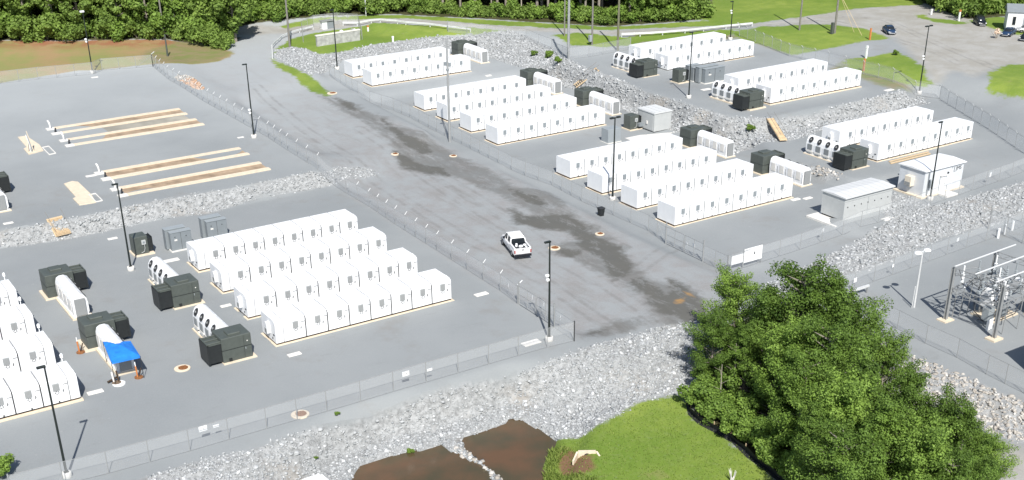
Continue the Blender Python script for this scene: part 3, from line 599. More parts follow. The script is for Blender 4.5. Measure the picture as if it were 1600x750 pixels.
def make_small():
    t = thing('small_transformer', '', 'transformer', (0, 0, 0), 0, 'small dark box transformers')
    mb = MB(); mb.box(-.2, 2.3, -.3, 2.1, -.2, .15, conc); mb.build('pad', t)
    mb = MB(); mb.box(0, 1.7, 0, 1.8, .15, 2.35, dkgreen, .05); mb.build('tank', t)
    mb = MB()
    for k in range(7): mb.box(1.7, 2.25, .1+k*.22, .24+k*.22, .5, 2.0, blackm)
    mb.box(2.2, 2.28, .05, 1.65, .45, 2.1, blackm); mb.build('radiator', t)
    mb = MB(); mb.box(.9, 1.4, -.14, 0, 1.35, 1.9, hutgrey); mb.box(1.02, 1.28, -.15, -.14, 1.5, 1.75, mgrey); mb.build('meter_box', t)
    mb = MB(); pts = [Vector((1.2, -.1, 1.35)), Vector((1.22, -.12, .9)), Vector((1.1, -.14, .5)), Vector((.7, -.14, .35))]
    for a, b in zip(pts, pts[1:]): mb.tube(a, b, .03, hutgrey)
    mb.build('conduit', t); return t
sm = make_small(); sm.location = (-4.1, 32.9, 0); sm['label'] = 'small dark green transformer with a grey meter box beside two grey cabinets'
dup(sm, 'small dark transformer standing against the pale grey equipment hut', (80.6, 44.6, -.8))
pq = ray(1060, 131, 2.3); dup(sm, 'small dark transformer behind the thin black pole in the upper yard', (pq[0], pq[1], 2.3))

def make_switch():
    t = thing('switch_cabinet', '', 'switch cabinet', (0, 0, 0), 0, 'grey metal switch cabinets')
    MB().box(-.1, 2.7, -.15, 2.0, -.15, .1, concw).build('pad', t)
    mb = MB(); mb.box(0, 2.6, 0, .75, .1, 2.35, mgrey, .02); mb.box(-.03, 2.63, -.06, .8, 2.35, 2.42, lgrey); mb.build('front_body', t)
    mb = MB(); mb.box(-.35, 2.2, .85, 1.8, .1, 2.55, mgrey, .02); mb.box(-.38, 2.23, .80, 1.85, 2.55, 2.62, lgrey); mb.build('rear_body', t)
    mb = MB(); mb.box(1.28, 1.31, -.015, 0, .15, 2.3, seamm); mb.box(.45, .8, -.02, 0, 1.3, 1.5, concw); mb.box(.5, .6, -.04, 0, 1.75, 1.85, darkm); mb.box(1.9, 2.0, -.04, 0, 1.7, 1.8, darkm); mb.build('door', t); return t
sw = make_switch(); sw.location = (.1, 31.9, 0); sw['label'] = 'grey switch cabinet with two white labels, left one behind the stepped banks'
dup(sw, 'grey switch cabinet, right one behind the stepped banks by a tan slab', (5.2, 33.2, 0))
pq = ray(1087, 128, 2.3); dup(sw, 'grey switch cabinet, left one beside the small dark transformer in the upper yard', (pq[0]-.3, pq[1]+.4, 2.3))
pq = ray(1100, 131, 2.3); q = dup(sw, 'wide grey switch cabinet in front of the farther banks in the upper yard', (pq[0], pq[1]-.2, 2.3)); q.scale = (1.7, 1.1, 1.05)

# pale hut, small grey box, holed container, white shed
t = thing('equipment_hut', 'pale grey panel hut with flat roof and curved side door handle on a white slab', 'hut', (82.9, 41.4, -.85))
MB().box(-5.5, 4.6, -1.6, 0.4, -.2, .06, concw).build('slab', t)
MB().box(.1, 3.4, .1, 4.1, .06, .25, darkm).build('skid', t)
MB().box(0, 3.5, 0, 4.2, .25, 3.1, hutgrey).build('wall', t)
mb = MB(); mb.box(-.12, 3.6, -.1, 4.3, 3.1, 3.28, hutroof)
for k in range(3): mb.box(.2+k*1.1, .26+k*1.1, -.1, 4.3, 3.28, 3.31, hutgrey)
mb.build('roof', t)
dd = MB().box(-.04, 0, .3, 3.9, .35, 2.9, hutgrey).build('door', t)
MB().box(-.16, -.04, 1.6, 1.9, 1.2, 1.7, concw).build('handle', dd)
MB().box(-.9, 0, 2.6, 3.6, .6, 1.1, mgrey).build('side_box', t)
pq = at(950, 225); t = thing('grey_cabinet', 'plain grey metal box beside the black lamp post, in front of the hut', 'cabinet', (pq.x, pq.y, -.85))
MB().box(-.1, 2.6, -.1, 1.9, -.1, .08, concw).build('pad', t)
MB().box(0, 2.5, 0, 1.8, .08, 2.2, lgrey, .03).build('body', t); MB().box(1.24, 1.26, -.02, 0, .2, 2.1, mgrey).build('door_seam', t)

t = thing('storage_container', 'pale grey flat roofed container with a row of seven small round holes', 'container', (76.6, -5.2, -.75))
MB().box(-1.9, 9.6, -.6, 4.6, -.2, .05, concw).build('slab', t)
MB().box(.1, 8.8, .1, 3.8, .05, .28, seamm).build('skid', t)
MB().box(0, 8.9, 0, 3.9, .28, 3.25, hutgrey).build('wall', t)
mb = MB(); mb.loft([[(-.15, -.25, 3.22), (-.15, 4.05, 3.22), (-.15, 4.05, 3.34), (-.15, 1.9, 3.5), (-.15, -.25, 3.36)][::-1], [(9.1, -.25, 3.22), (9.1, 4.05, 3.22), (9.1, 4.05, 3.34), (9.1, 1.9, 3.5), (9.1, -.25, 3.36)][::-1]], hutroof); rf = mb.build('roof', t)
for k in range(8):
    MB().box(.9+k*1.02, .93+k*1.02, -.26, 1.9, 3.40, 3.47, hutgrey).build('roof_seam', rf) if k < 0 else None
    s_ = MB(); x = .9+k*1.02; s_.add([(x, -.26, 3.365), (x+.04, -.26, 3.365), (x+.04, 1.9, 3.515), (x, 1.9, 3.515), (x, 4.05, 3.36), (x+.04, 4.05, 3.36)], [(0, 1, 2, 3), (3, 2, 5, 4)], hutgrey); s_.build('roof_seam', rf)
for k in range(7):
    hm = MB(); c0 = (.65+k*1.25, -.03, 1.95+.0*k); hm.loft([[(c0[0]+.09*math.cos(a), yy, c0[2]+.09*math.sin(a)) for a in [6.283*q/12 for q in range(12)]] for yy in (0, -.03)], darkm); hm.build('vent_hole', t)
mb = MB(); mb.box(.1, 8.8, -.015, 0, 2.72, 2.75, mgrey); mb.box(4.4, 4.43, -.015, 0, .4, 2.7, mgrey); mb.build('panel_line', t)

t = thing('control_shed', 'white flat roofed shed with a door, wall air conditioner and dark lettering', 'shed', (92.2, -4.8, -.45))
MB().box(-.5, 8.4, -.3, 4.6, -.2, .12, conc).build('foundation', t)
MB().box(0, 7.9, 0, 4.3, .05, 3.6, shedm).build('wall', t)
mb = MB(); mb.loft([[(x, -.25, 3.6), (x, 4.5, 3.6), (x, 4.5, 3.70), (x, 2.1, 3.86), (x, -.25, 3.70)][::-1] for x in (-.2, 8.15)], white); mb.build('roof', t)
MB().box(3.2, 4.45, -.04, 0, .1, 2.45, mgrey).build('door_frame', t); d_ = MB().box(3.28, 4.37, -.07, -.03, .12, 2.37, white).build('door', t); MB().box(4.1, 4.18, -.12, -.06, 1.1, 1.3, darkm).build('handle', d_)
mb = MB(); mb.box(3.2, 4.45, -.3, 0, 2.45, 2.5, concw); mb.box(4.6, 4.75, -.2, 0, 2.6, 2.8, darkm); mb.build('door_lamp', t)
mb = MB(); mb.box(-.75, 0, 1.6, 2.7, 1.25, 2.6, cream, .04); mb.box(-.77, -.74, 1.7, 2.6, 1.3, 1.8, ventm); mb.build('air_conditioner', t)
mb = MB(); mb.tube((.75, -.06, .1), (.75, -.06, 3.4), .05, mgrey); mb.lathe((1.05, -.25, 1.2), [(.05, 0), (.22, .1), (.26, .7), (.2, 1.1), (.05, 1.25)], lgrey, 10); mb.build('downpipe', t)
MB().box(2.9, 5.1, -1.9, -.3, -.1, .18, concw, .05).build('step', t)
fc = bpy.data.curves.new('lettering', 'FONT'); fc.body = "' [ JMS"; fc.size = .75; fc.extrude = .01; fo = bpy.data.objects.new('tmp', fc); C.objects.link(fo)
dg = bpy.context.evaluated_depsgraph_get(); me = bpy.data.meshes.new_from_object(fo.evaluated_get(dg)); bpy.data.objects.remove(fo); me.materials.clear(); me.materials.append(darkm)
o = put('lettering', me, t, (5.5, -.02, 2.75)); o.rotation_euler = (R(90), 0, 0)

# ------------------------------------------------------------------ upper-left foundations
for i, (x, y) in enumerate([(.9, 85.2), (.9, 77.5), (.6, 58.3), (.3, 49.9)]):
    t = thing('bank_foundation', '%s' % ('empty pair of tan concrete beams farthest back in the upper left yard, red mud between', 'empty pair of tan concrete beams second from the back, upper left yard', 'empty pair of tan concrete beams third from the back, upper left yard', 'empty pair of tan concrete beams nearest the stone band, upper left yard')[i], 'foundation', (x, y, 2.0), 0, 'empty concrete beam foundations')
    for yy in (0, 3.3):
        mb = MB(); mb.box(.2, 20.6, yy, yy+.95, -.2, .14, conc); mb.build('beam', t)
    mb = MB(); mb.box(.3, 20.5, .95, 3.3, -.2, .03, mat('mud_fill', (.33, .29, .22) if i > 1 else (.36, .265, .18), .95, var=.35, scale=.6)); mb.build('mud_fill', t)
    for yy in (0, 3.2): MB().box(-.9, .35, yy-.1, yy+.9, -.2, .18, concw).build('pedestal', t)
    mb = MB(); pts = [(-.3, 3.3, .1), (-.32, 3.35, .8), (-.4, 3.6, 1.3), (-.45, 3.8, 1.35)]
    for a, b in zip(pts, pts[1:]): mb.tube(a, b, .13, pink)
    mb.tube((-.2, 1.0, .2), (.1, 1.9, .5), .12, darkm); mb.build('conduit', t)
slab_between = MB().box(1.4, 20.8, 81.8, 85.15, 1.85, 2.025, mat('mud_between', (.34, .32, .27), .95, var=.3, scale=.3)).build('mud_strip'); tag(slab_between, kind='structure')
def slabpoly(name, lab, cat, px, m, z, h=.12, group=None):
    p = W(px, z); mb = MB(); n_ = len(p); c = p.mean(0)
    if sum(p[i][0]*p[(i+1) % n_][1]-p[(i+1) % n_][0]*p[i][1] for i in range(n_)) < 0: p = p[::-1]
    mb.loft([[(x-c[0], y-c[1], -.2) for x, y in p], [(x-c[0], y-c[1], h) for x, y in p]], m)
    o = mb.build(name, None, loc=(c[0], c[1], z)); return tag(o, lab, cat, group) if cat else tag(o, kind='structure')
slabpoly('concrete_slab', 'tan stepped concrete slab with loose cable pipes standing on it', 'slab', [(28, 215), (41, 213), (62, 227), (68, 236), (45, 242), (37, 233), (42, 231)], conc, 2.0)
slabpoly('concrete_slab', 'tan stepped empty concrete slab above the timber ramp on the stone band', 'slab', [(100, 288), (113, 284), (122, 285), (143, 305), (150, 317), (124, 321), (114, 311), (119, 309)], conc, 2.0)
t = thing('cable_bundle', 'pale upright bundle of cable ends on the tan stepped slab', 'cables', tuple(ray(48, 236, 2.1)))
for k in range(9):
    a = k*.7; mb = MB(); r = .25+.1*(k % 3); pts = [Vector((r*math.cos(a), r*math.sin(a)*1.8, 0)), Vector((.6*r*math.cos(a), .8*r*math.sin(a), 1.0)), Vector((.1*math.cos(a*2)-.1, .25*math.sin(a)+.3, 2.0+.12*k))]
    for p, q in zip(pts, pts[1:]): mb.tube(p, q, .06, (pink, lgrey, conc)[k % 3], n=5)
    mb.build('cable', t)
for px, z, lab in (((139, 302), 2, 'right of the empty tan slab above the stone band'), ((66, 228), 2, 'right of the slab with cable pipes')):
    q = [ray(px[0], px[1]+3, z), ray(px[0]+10, px[1]+1, z), ray(px[0]+21, px[1]+12, z), ray(px[0]+11, px[1]+14, z)]
    mb = MB(); c = Vector(q[0])
    for a, b in zip(q, q[1:]+q[:1]): mb.tube(Vector(a)-c+Vector((0, 0, .06)), Vector(b)-c+Vector((0, 0, .06)), .09, concw, n=4)
    tag(mb.build('kerb_frame', loc=c), 'pale open kerb frame '+lab, 'kerb frame')
# ------------------------------------------------------------------ poles
def pole_h(px, py, tx, ty):
    b = Vector(gp(px, py)); lo, hi = 0, 60
    for _ in range(40):
        m_ = (lo+hi)/2; d = np.array([b.x, b.y, b.z+m_])-CAM; y = PY-F*(d@up)/(d@fwd)
        if y > ty: lo = m_
        else: hi = m_
    return b, lo
def light_pole(px, py, tx, ty, lab, heads='single', mid=False, h=None, r=.12, col=None, base=True):
    b, hh = pole_h(px, py, tx, ty); h = h or hh; col = col or blackpole
    t = thing('light_pole', lab, 'light pole', b, 0, 'black light poles')
    if base: mb = MB(); mb.lathe((0, 0, -.3), [(.42, 0), (.42, .75), (.38, .8)], concw, 14); mb.build('concrete_base', t, True)
    mb = MB(); mb.tube((0, 0, .4), (0, 0, h), r, col, r*.62, 10); mb.box(-.2, .2, -.2, .2, .42, .5, col); mb.build('pole', t)
    if heads == 'single': mb = MB(); mb.box(-.62, .1, -.14, .14, h-.1, h+.06, col, .03); mb.build('lamp_head', t)
    elif heads == 'double':
        for s_ in (-1, 1): mb = MB(); mb.tube((0, 0, h-.15), (s_*.45, -.1*s_, h-.1), .05, col); mb.box(s_*.55-.3, s_*.55+.3, -.2, .14, h-.15, h+.05, col, .03); mb.build('lamp_head', t)
    elif heads == 'white': mb = MB(); mb.box(-.5, .25, -.22, .22, h-.1, h+.16, lampw, .04); mb.build('lamp_head', t)
    if mid:
        mb = MB(); mb.box(-.48, -.1, -.14, .14, h*mid, h*mid+.22, lampw, .04); mb.box(-.4, -.1, -.2, .08, h*mid-.45, h*mid-.22, lampw, .04); mb.build('camera', t)
    return t
light_pole(105, 745, 65, 572, 'black light pole in the bottom left corner beside the front fence')
light_pole(205, 422, 182, 287, 'black light pole left of the small dark transformer in the left yard')
light_pole(858, 532, 858, 377, 'black light pole with white camera at the left yard gate', mid=.66, r=.13)
light_pole(397, 215, 383, 100, 'black light pole with white cameras beside the central road fence', mid=.38)
light_pole(145, 114, 130, 18, 'black light pole with white head at the edge of the bare soil', heads='white', mid=.55)
light_pole(527, 108, 520, 15, 'black light pole in front of the weathered concrete wall', r=.13)
light_pole(1076, 153, 1080, 50, 'black light pole on a white block beside the small dark transformer in the upper yard')
light_pole(1436, 146, 1450, 40, 'black light pole with two white cameras near the right gravel lot', mid=.55, heads='double')
light_pole(1453, 312, 1475, 190, 'black light pole rising in front of the white shed')
light_pole(957, 312, 962, 183, 'black light pole with two heads among the white banks by the road', heads='double', r=.14)
light_pole(1141, 62, 1146, 2, 'black light pole behind the farthest bank, beside the grass', mid=.75)
b, h = pole_h(1428, 480, 1445, 393); t = thing('floodlight_mast', 'white mast with two round floodlights in the substation yard', 'floodlight', b)
MB().tube((0, 0, 0), (0, 0, h), .13, railm, .09).build('mast', t)
MB().tube((-.35, 0, 0), (-.3, 0, 2.6), .05, railm).build('conduit', t)
for s_ in (-1, 1): mb = MB(); mb.tube((0, 0, h), (s_*.6, 0, h+.1), .05, railm); mb.lathe((s_*.75, 0, h-.05), [(.1, .25), (.38, .12), (.42, 0)], lampw, 12); mb.build('floodlight', t)
def upole(px, py, h, lab, m, r=.2, extra=None, r1=None):
    b = gp(px, py); t = thing('utility_pole', lab, 'utility pole', b, 0, 'tall utility poles')
    MB().tube((0, 0, -.3), (0, 0, h), r, m, r1 or r*.65, 10).build('shaft', t)
    if extra == 'flood': mb = MB(); mb.tube((0, 0, h*.74), (-.5, -.3, h*.77), .06, greysteel); mb.box(-.75, -.35, -.5, -.2, h*.755, h*.79, mgrey, .04); mb.build('floodlight', t); mb = MB(); mb.lathe((0, 0, h*.70), [(.26, 0), (.26, .2), (.22, .25)], mgrey, 8); mb.build('bracket', t)
    if extra == 'box': mb = MB(); mb.box(-.75, -.2, -.3, .3, .7, 1.9, lgrey, .05); mb.build('meter_box', t)
    if extra == 'guy':
        for e in ((2.5, -5, 0), (3.5, -2, 0)): mb = MB(); mb.tube((0, 0, 8), e, .035, timber, n=5); mb.build('guy_wire', t)
        mb = MB(); mb.box(-1.1, -.6, -.3, .2, 0, 2.2, dkgreen); mb.build('equipment_box', t)
    return t
upole(703, 222, 16.0, 'tall grey steel pole with a floodlight standing beside the banks along the road', greysteel, .22, 'flood')
upole(453, 74, 17, 'tall weathered pole standing behind the curved guardrail', polewood, .22)
upole(888, 91, 18, 'thick grey pole at the stone slope edge, leftmost of three by the far road', greysteel, .27)
upole(925, 70, 18, 'grey pole with a small meter box beside the far road', polewood, .2, 'box')
upole(965, 79, 18, 'greenish wooden pole at the left end of the long guardrail', polegreen, .24)
upole(882, 56, 16, 'thin brown pole on the verge of the far road', polewood, .16)
upole(1249, 47, 17, 'grey pole on the grass triangle, left of the pole with guy wires', polewood, .2)
upole(1304, 52, 17, 'pole with pale guy wires on the grass triangle beside the dark blue car', polewood, .24, 'guy')
upole(257, 62, 16, 'pale pole before the woods at the edge of the bare soil', polewood, .2)
upole(262, 88, 4.2, 'short dark green post on the thin grass below the woods', dkgreen, .2)
upole(572, 25, 12, 'white pole with orange marker beside the far road', railm, .12)
upole(276, 55, 15, 'thin pale pole in front of the woods left of the road mouth', polewood, .14)

# ------------------------------------------------------------------ fences
post_me, rail_cache = {}, {}
def resample(pts, step):
    out = [np.array(pts[0], float)]
    L = [np.array(p, float) for p in pts]
    for a, b in zip(L, L[1:]):
        n_ = max(1, int(round(np.hypot(*(b-a))/step)))
        for k in range(1, n_+1): out.append(a+(b-a)*k/n_)
    return out
def fence(pts, lab, step=3.1, h=2.15, arms=0, brace=0, group='chain link fences', r=.038, thickends=True, veilm=None):
    q = resample(pts, step); o0 = Vector(g(*q[0])); t = thing('chain_link_fence', lab, 'fence', o0, 0, group)
    V3 = [Vector((x, y, gz(x, y)))-o0 for x, y in q]
    nrm = Vector((V3[-1]-V3[0]).xy.orthogonal().normalized().to_3d())*(arms or 1)
    key = (h, arms, r, round(nrm.x, 2)); 
    mb = MB(); mb.tube((0, 0, -.2), (0, 0, h+.02), r, greysteel, n=6)
    if arms: mb.tube((0, 0, h), Vector((0, 0, h+.38))+nrm*.35, r*1.25, railm, n=5)
    pm = mb.mesh('post')
    for i, v in enumerate(V3): 
        o = put('post', pm, t, v)
        if thickends and i in (0, len(V3)-1): o.scale = (1.8, 1.8, 1.06)
    for a, b in zip(V3, V3[1:]):
        mb = MB(); mb.tube((0, 0, h), b-a+Vector((0, 0, h)), .024, greysteel, n=5); put('top_rail', mb.mesh('top_rail'), t, a)
        mb = MB(); mb.tube((0, 0, .06), b-a+Vector((0, 0, .06)), .014, greysteel, n=4); put('bottom_wire', mb.mesh('bottom_wire'), t, a)
        mb = MB(); mb.quad((0, 0, .03), b-a+Vector((0, 0, .03)), b-a+Vector((0, 0, h)), (0, 0, h), veilm or mesh_m); put('mesh_panel', mb.mesh('mesh_panel'), t, a)
        if arms:
            mb = MB()
            for e in (.15, .3, .42): mb.tube(Vector((0, 0, h+e*.9))+nrm*e*.8, b-a+Vector((0, 0, h+e*.9))+nrm*e*.8, .008, greysteel, n=3)
            put('barbed_wire', mb.mesh('barbed_wire'), t, a)
    if brace:
        for i in (0, len(V3)-2):
            a, b = V3[i], V3[i+1]; mb = MB(); mb.tube((0, 0, h*.95), b-a+Vector((0, 0, .15)), .025, greysteel, n=5); put('brace', mb.mesh('brace'), t, a)
    return t
def A(*pts): return [tuple(p) for p in atw(pts)]
fl = A((239, 104), (263, 124), (281, 134), (316, 157), (355, 179), (419, 215), (449, 235), (480, 254), (497, 266), (524, 291), (577, 323), (618, 351), (683, 392), (730, 422), (782, 455), (809, 475))
fence(fl, 'chain link fence with white barbed wire arms along the left side of the central road', arms=1, brace=1)
ff_ = A((897, 533), (855, 543), (716, 583), (615, 612), (511, 643), (417, 670), (297, 705), (170, 740), (100, 757), (20, 778))
fence(ff_, 'low chain link fence above the near stone slope, with small white signs', step=3.3)
fence(A((866, 512), (897, 533)), 'short chain link fence between the left gate and the fence corner', step=2.6)
fence(A((239, 104), (160, 110), (146, 116), (60, 124), (0, 131), (-40, 136)), 'chain link fence along the foot of the bare soil, upper left', step=3.3, brace=1)
fp = A((515, 119), (560, 146), (615, 173), (641, 184), (670, 200), (722, 226), (779, 255), (821, 275), (863, 290), (909, 315), (959, 337), (1013, 361), (1040, 381))
fence(fp, 'chain link fence right of the central road in front of the white banks', arms=0, brace=1)
fence(A((1098, 409), (1136, 427)), 'short chain link fence between the right gate and the big sign board', step=2.8)
fence(A((1136, 427), (1184, 411), (1250, 390), (1316, 367), (1372, 348), (1453, 320), (1540, 290), (1600, 268), (1640, 254)), 'chain link fence above the right stone slope, carrying the big white sign board', step=3.3)
fence(A((1155, 56), (1180, 66), (1233, 88), (1294, 101), (1349, 116), (1395, 128), (1429, 148), (1468, 154), (1506, 178), (1545, 202), (1600, 240), (1640, 262)), 'chain link fence around the upper right yard beside the gravel lot', arms=-1, step=3.6)
fence(A((700, 50), (760, 56), (822, 62), (862, 78), (888, 93), (920, 89), (985, 77)), 'chain link fence along the top of the upper stone slope', step=3.8)
fence(A((1290, 464), (1334, 453), (1365, 440), (1423, 419), (1479, 398), (1540, 376), (1620, 346)), 'chain link fence on the near side of the right stone slope, by the floodlight mast', step=3.3)
fence(A((1330, 482), (1402, 514), (1446, 537), (1495, 559), (1541, 585), (1600, 615), (1640, 635)), 'chain link fence at the near edge of the substation yard', step=3.1)
fence(A((474, 66), (472, 52), (490, 42), (528, 38), (560, 40), (566, 62)), 'small chain link enclosure around the weathered concrete wall', step=3, h=2.4)
def gate(p0, p1, lab, h=2.3):
    a = Vector(gp(*p0)); b = Vector(gp(*p1)); t = thing('double_gate', lab, 'gate', a); d = b-a; mid = d/2
    for e in (Vector((0, 0, 0)), d): MB().tube(e+Vector((0, 0, -.2)), e+Vector((0, 0, h+.5)), .09, greysteel).build('gate_post', t)
    for s0, s1 in ((Vector((0, 0, 0)), mid*.97), (mid*1.03, d)):
        lf = MB(); u = Vector((0, 0, .12)); v = Vector((0, 0, h)); mm = Vector((0, 0, h*.55))
        for p, q in ((s0+u, s1+u), (s0+v, s1+v), (s0+mm, s1+mm), (s0+u, s0+v), (s1+u, s1+v), ((s0+s1)/2+u, (s0+s1)/2+v)): lf.tube(p, q, .035, greysteel, n=5)
        l_ = lf.build('gate_leaf', t); MB().quad(s0+u, s1+u, s1+v, s0+v, mesh_m).build('mesh_panel', l_)
    return t
gate((811, 476), (866, 511), 'chain link double gate into the left yard beside the black light pole')
gate((1040, 381), (1098, 409), 'chain link double gate into the right yard left of the big sign board')
def sign(px, py, w_, h_, z0, lab, marks=False, az=None, posts=False, cat='sign', m=None):
    b = Vector(gp(px, py)); t = thing('sign', lab, cat, b, az if az is not None else 0, None)
    MB().box(-w_/2, w_/2, -.03, 0, z0, z0+h_, m or lampw).build('board', t)
    if marks:
        mb = MB(); mb.box(w_*.05, w_*.11, -.04, -.03, z0+h_*.45, z0+h_*.65, darkm); mb.box(-w_*.30, w_*.28, -.036, -.03, z0+h_*.28, z0+h_*.30, ventm); mb.build('print', t)
    if posts:
        for s_ in (-1, 1): MB().box(s_*w_/2-.05, s_*w_/2+.05, 0, .08, -.2, z0+h_+.1, greysteel).build('post', t)
    return t
sign(1175, 414, 2.9, 1.75, .55, 'large white sign board with a small dark mark on the right fence corner', True, az=.0, posts=True)
sign(1151, 421, 1.9, 1.1, .75, 'smaller blank white sign board left of the large one', az=.0, posts=True)
for px, py, lab in ((320, 690, 'small white square sign on the near fence, left one with a grey mark'), (340, 684, 'small white oval plate just right of the left square sign on the near fence'), (635, 603, 'small white square sign on the near fence above the pond'), (672, 595, 'small white oval plate on the near fence, right end above the pond')):
    sq = 'square' in lab.split(',')[0].split('plate')[0] and 'oval' not in lab; sign(px, py+1, .75 if sq else .55, .5 if sq else .25, 1.15, lab, sq)
for px, py, az, w_, lab in ((832, 483, -2.2, .55, 'white notice on the left leaf of the left yard gate'), (850, 495, -2.2, .5, 'white notice on the right leaf of the left yard gate'), (876, 514, -2.2, .4, 'small white plate on the short fence right of the left gate'), (1083, 400, -1.9, .6, 'white notice hanging on the right yard gate'), (1072, 396, -1.9, .4, 'small white plate on the right yard gate, left of the notice'),
        (795, 462, -2.2, .4, 'small pale plate on the road fence just left of the gate'), (545, 303, -2.1, .4, 'small white plate on the road fence beside the stone band end'), (1334, 455, .2, .6, 'white plate on the substation fence beside the white barrier'), (1393, 431, .2, .4, 'small white plate on the substation fence left of the mast'), (1494, 390, .2, .5, 'small white plate on the substation fence behind the gantry'), (1545, 288, .3, .7, 'white plate on the right fence beyond the shed'), (1284, 375, .3, .5, 'small white plate on the right fence before the holed container')):
    sign(px, py, w_, w_*.9, 1.1, lab, az=az)
# guardrails
def guardrail(pts, lab, step=3.8):
    q = resample(pts, step); o0 = Vector(g(*q[0])); t = thing('guardrail', lab, 'guardrail', o0, 0, 'white steel guardrails'); V3 = [Vector((x, y, gz(x, y)))-o0 for x, y in q]
    pm = MB().box(-.09, .09, -.09, .09, -.2, .78, railm).mesh('post')
    for v in V3: put('post', pm, t, v)
    for a, b in zip(V3, V3[1:]):
        d = b-a; n_ = Vector((-d.y, d.x, 0)).normalized(); s_ = [(.10, .82), (.17, .74), (.10, .63), (.17, .52), (.10, .44), (.13, .44), (.20, .52), (.13, .63), (.20, .74), (.13, .82)]
        mb = MB(); mb.loft([[Vector((0, 0, z))-n_*o for o, z in s_], [d+Vector((0, 0, z))-n_*o for o, z in s_]], railm); put('rail', mb.mesh('rail'), t, a)
guardrail(A((426, 92), (425, 76), (430, 70), (440, 61), (454, 55), (468, 51), (489, 46)), 'curved guardrail around the left end of the round lawn', 2.6)
guardrail(A((536, 40), (580, 36), (594, 35), (621, 37), (634, 39), (672, 42), (699, 46), (735, 50)), 'guardrail between the far road and the round lawn', 4)
guardrail(A((971, 58), (1000, 57), (1035, 55), (1070, 52), (1099, 49), (1134, 45), (1175, 41)), 'long guardrail behind the farthest battery banks', 4)
# concrete wall and small plant inside the enclosure
a = Vector(gp(496, 73)); b = Vector(gp(563, 63)); d = (b-a); L = d.length
t = thing('concrete_wall', 'weathered pale concrete retaining wall with a flat top on the round lawn', 'wall', a, math.atan2(d.y, d.x))
mb = MB(); mb.box(0, L, 0, .5, -.3, 2.0, concold); mb.box(L-.4, L, .5, 3.0, -.3, 1.9, concold); mb.build('wall_face', t); MB().box(-.1, L+.1, -.08, .6, 2.0, 2.2, concw).build('coping', t)
p_ = gp(508, 45); t = thing('pump_cabinet', 'white and grey cabinet behind the concrete wall', 'cabinet', p_)
MB().box(-.8, .3, -.5, .5, 0, 1.6, white).build('body', t); MB().box(.3, 1.8, -.5, .5, 0, 1.5, mgrey).build('side_box', t); MB().box(-1, 1.9, -.7, .7, 1.6, 1.75, ventm).build('lid', t)
for px, py, lab in ((534, 57, 'white dome cap just behind the concrete wall'), (554, 55, 'small white vent cap at the right end of the concrete wall')):
    mb = MB(); mb.lathe((0, 0, 0), [(.18, 0), (.18, .9), (.42, .95), (.38, 1.2), (.12, 1.35)], lampw, 12); tag(mb.build('vent_cap', loc=gp(px, py), smooth=True), lab, 'vent cap')

# ------------------------------------------------------------------ drains, lids, small yard things
def drain(px, py, r, lab):
    t = thing('drain', lab, 'drain', gp(px, py, .02), 0, 'round drains with rusty grates')
    mb = MB(); mb.lathe((0, 0, -.1), [(r, 0), (r, .16), (r-.08, .19)], conc, 24); mb.build('concrete_ring', t)
    mb = MB(); rr = r*.6; mb.lathe((r*.1, -.05, .10), [(rr, 0), (rr, .015)], rustm, 20)
    for k in range(5): mb.box(r*.1-rr*.8, r*.1+rr*.8, -.05-rr*.7+k*rr*.34, -.05-rr*.7+k*rr*.34+.06, .115, .135, rustm)
    mb.build('grate', t)
drain(285, 576, .8, 'round tan drain with a rusty grate in the left yard beside the transformer'); drain(469, 648, .85, 'round tan drain cut by the near fence line'); drain(866, 388, .75, 'round drain on the road just behind the gate light pole')
drain(617, 241, .6, 'small drain on the wet road, left of the steel pole'); drain(708, 244, .6, 'small drain on the road at the foot of the steel pole'); drain(937, 366, .6, 'small drain on the road below the black bin'); drain(519, 146, .9, 'pale drain at the end of the narrow grass strip')
for i, (px, py, s_, lab) in enumerate(((752, 460, .8, 'right of the frontmost stepped bank'), (460, 554, .7, 'in front of the frontmost stepped bank'), (149, 613, .75, 'right of the left-edge banks'), (366, 368, .7, 'tan one behind the rearmost stepped bank'), (176, 373, .6, 'below the stone band left of the light pole'), (148, 121, .6, 'at the foot of the soil-edge light pole'), (1262, 310, .7, 'left of the holed container'), (1387, 342, .9, 'in front of the holed container'), (353, 478, .6, 'between the stepped banks and the rear transformer'), (268, 407, .9, 'long one beside the rear inverter'), (830, 536, 1.0, 'at the foot of the gate light pole'), (1243, 312, .7, 'at the end of the bank by the stone tongue'), (1389, 141, .9, 'behind the bank near the right light pole'), (763, 118, .6, 'behind the middle group of banks'), (376, 215, .5, 'beside the road fence light pole'), (1103, 140, .9, 'beside the upper yard inverter'), (13, 349, .6, 'near the left edge above the stone band'), (142, 275, .7, 'left of the third beam pair'))):
    mb = MB(); mb.box(-s_, s_, -s_*.45, s_*.45, -.1, .09, conc if 'tan' in lab else concw, .03); tag(mb.build('utility_box', loc=gp(px, py, .0)), 'flat pale utility box '+lab, 'utility box', 'flat concrete utility boxes')
def bollard(px, py, lab):
    t = thing('hose_stand', lab, 'stand', gp(px, py)); mb = MB(); mb.lathe((0, 0, 0), [(.42, 0), (.42, .1), (.3, .14)], rustm, 14); mb.build('foot', t)
    MB().tube((-.1, 0, .1), (-.15, 0, 1.3), .08, orange).build('post', t); MB().tube((-.15, 0, 1.3), (-.16, 0, 1.75), .05, lampw).build('cap', t); MB().tube((.1, .1, .1), (.4, .2, .9), .06, brown).build('arm', t)
bollard(217, 590, 'orange post on a rusty foot beside the canopy shadow'); bollard(126, 551, 'orange post on a rusty foot at the corner of the transformer pad')
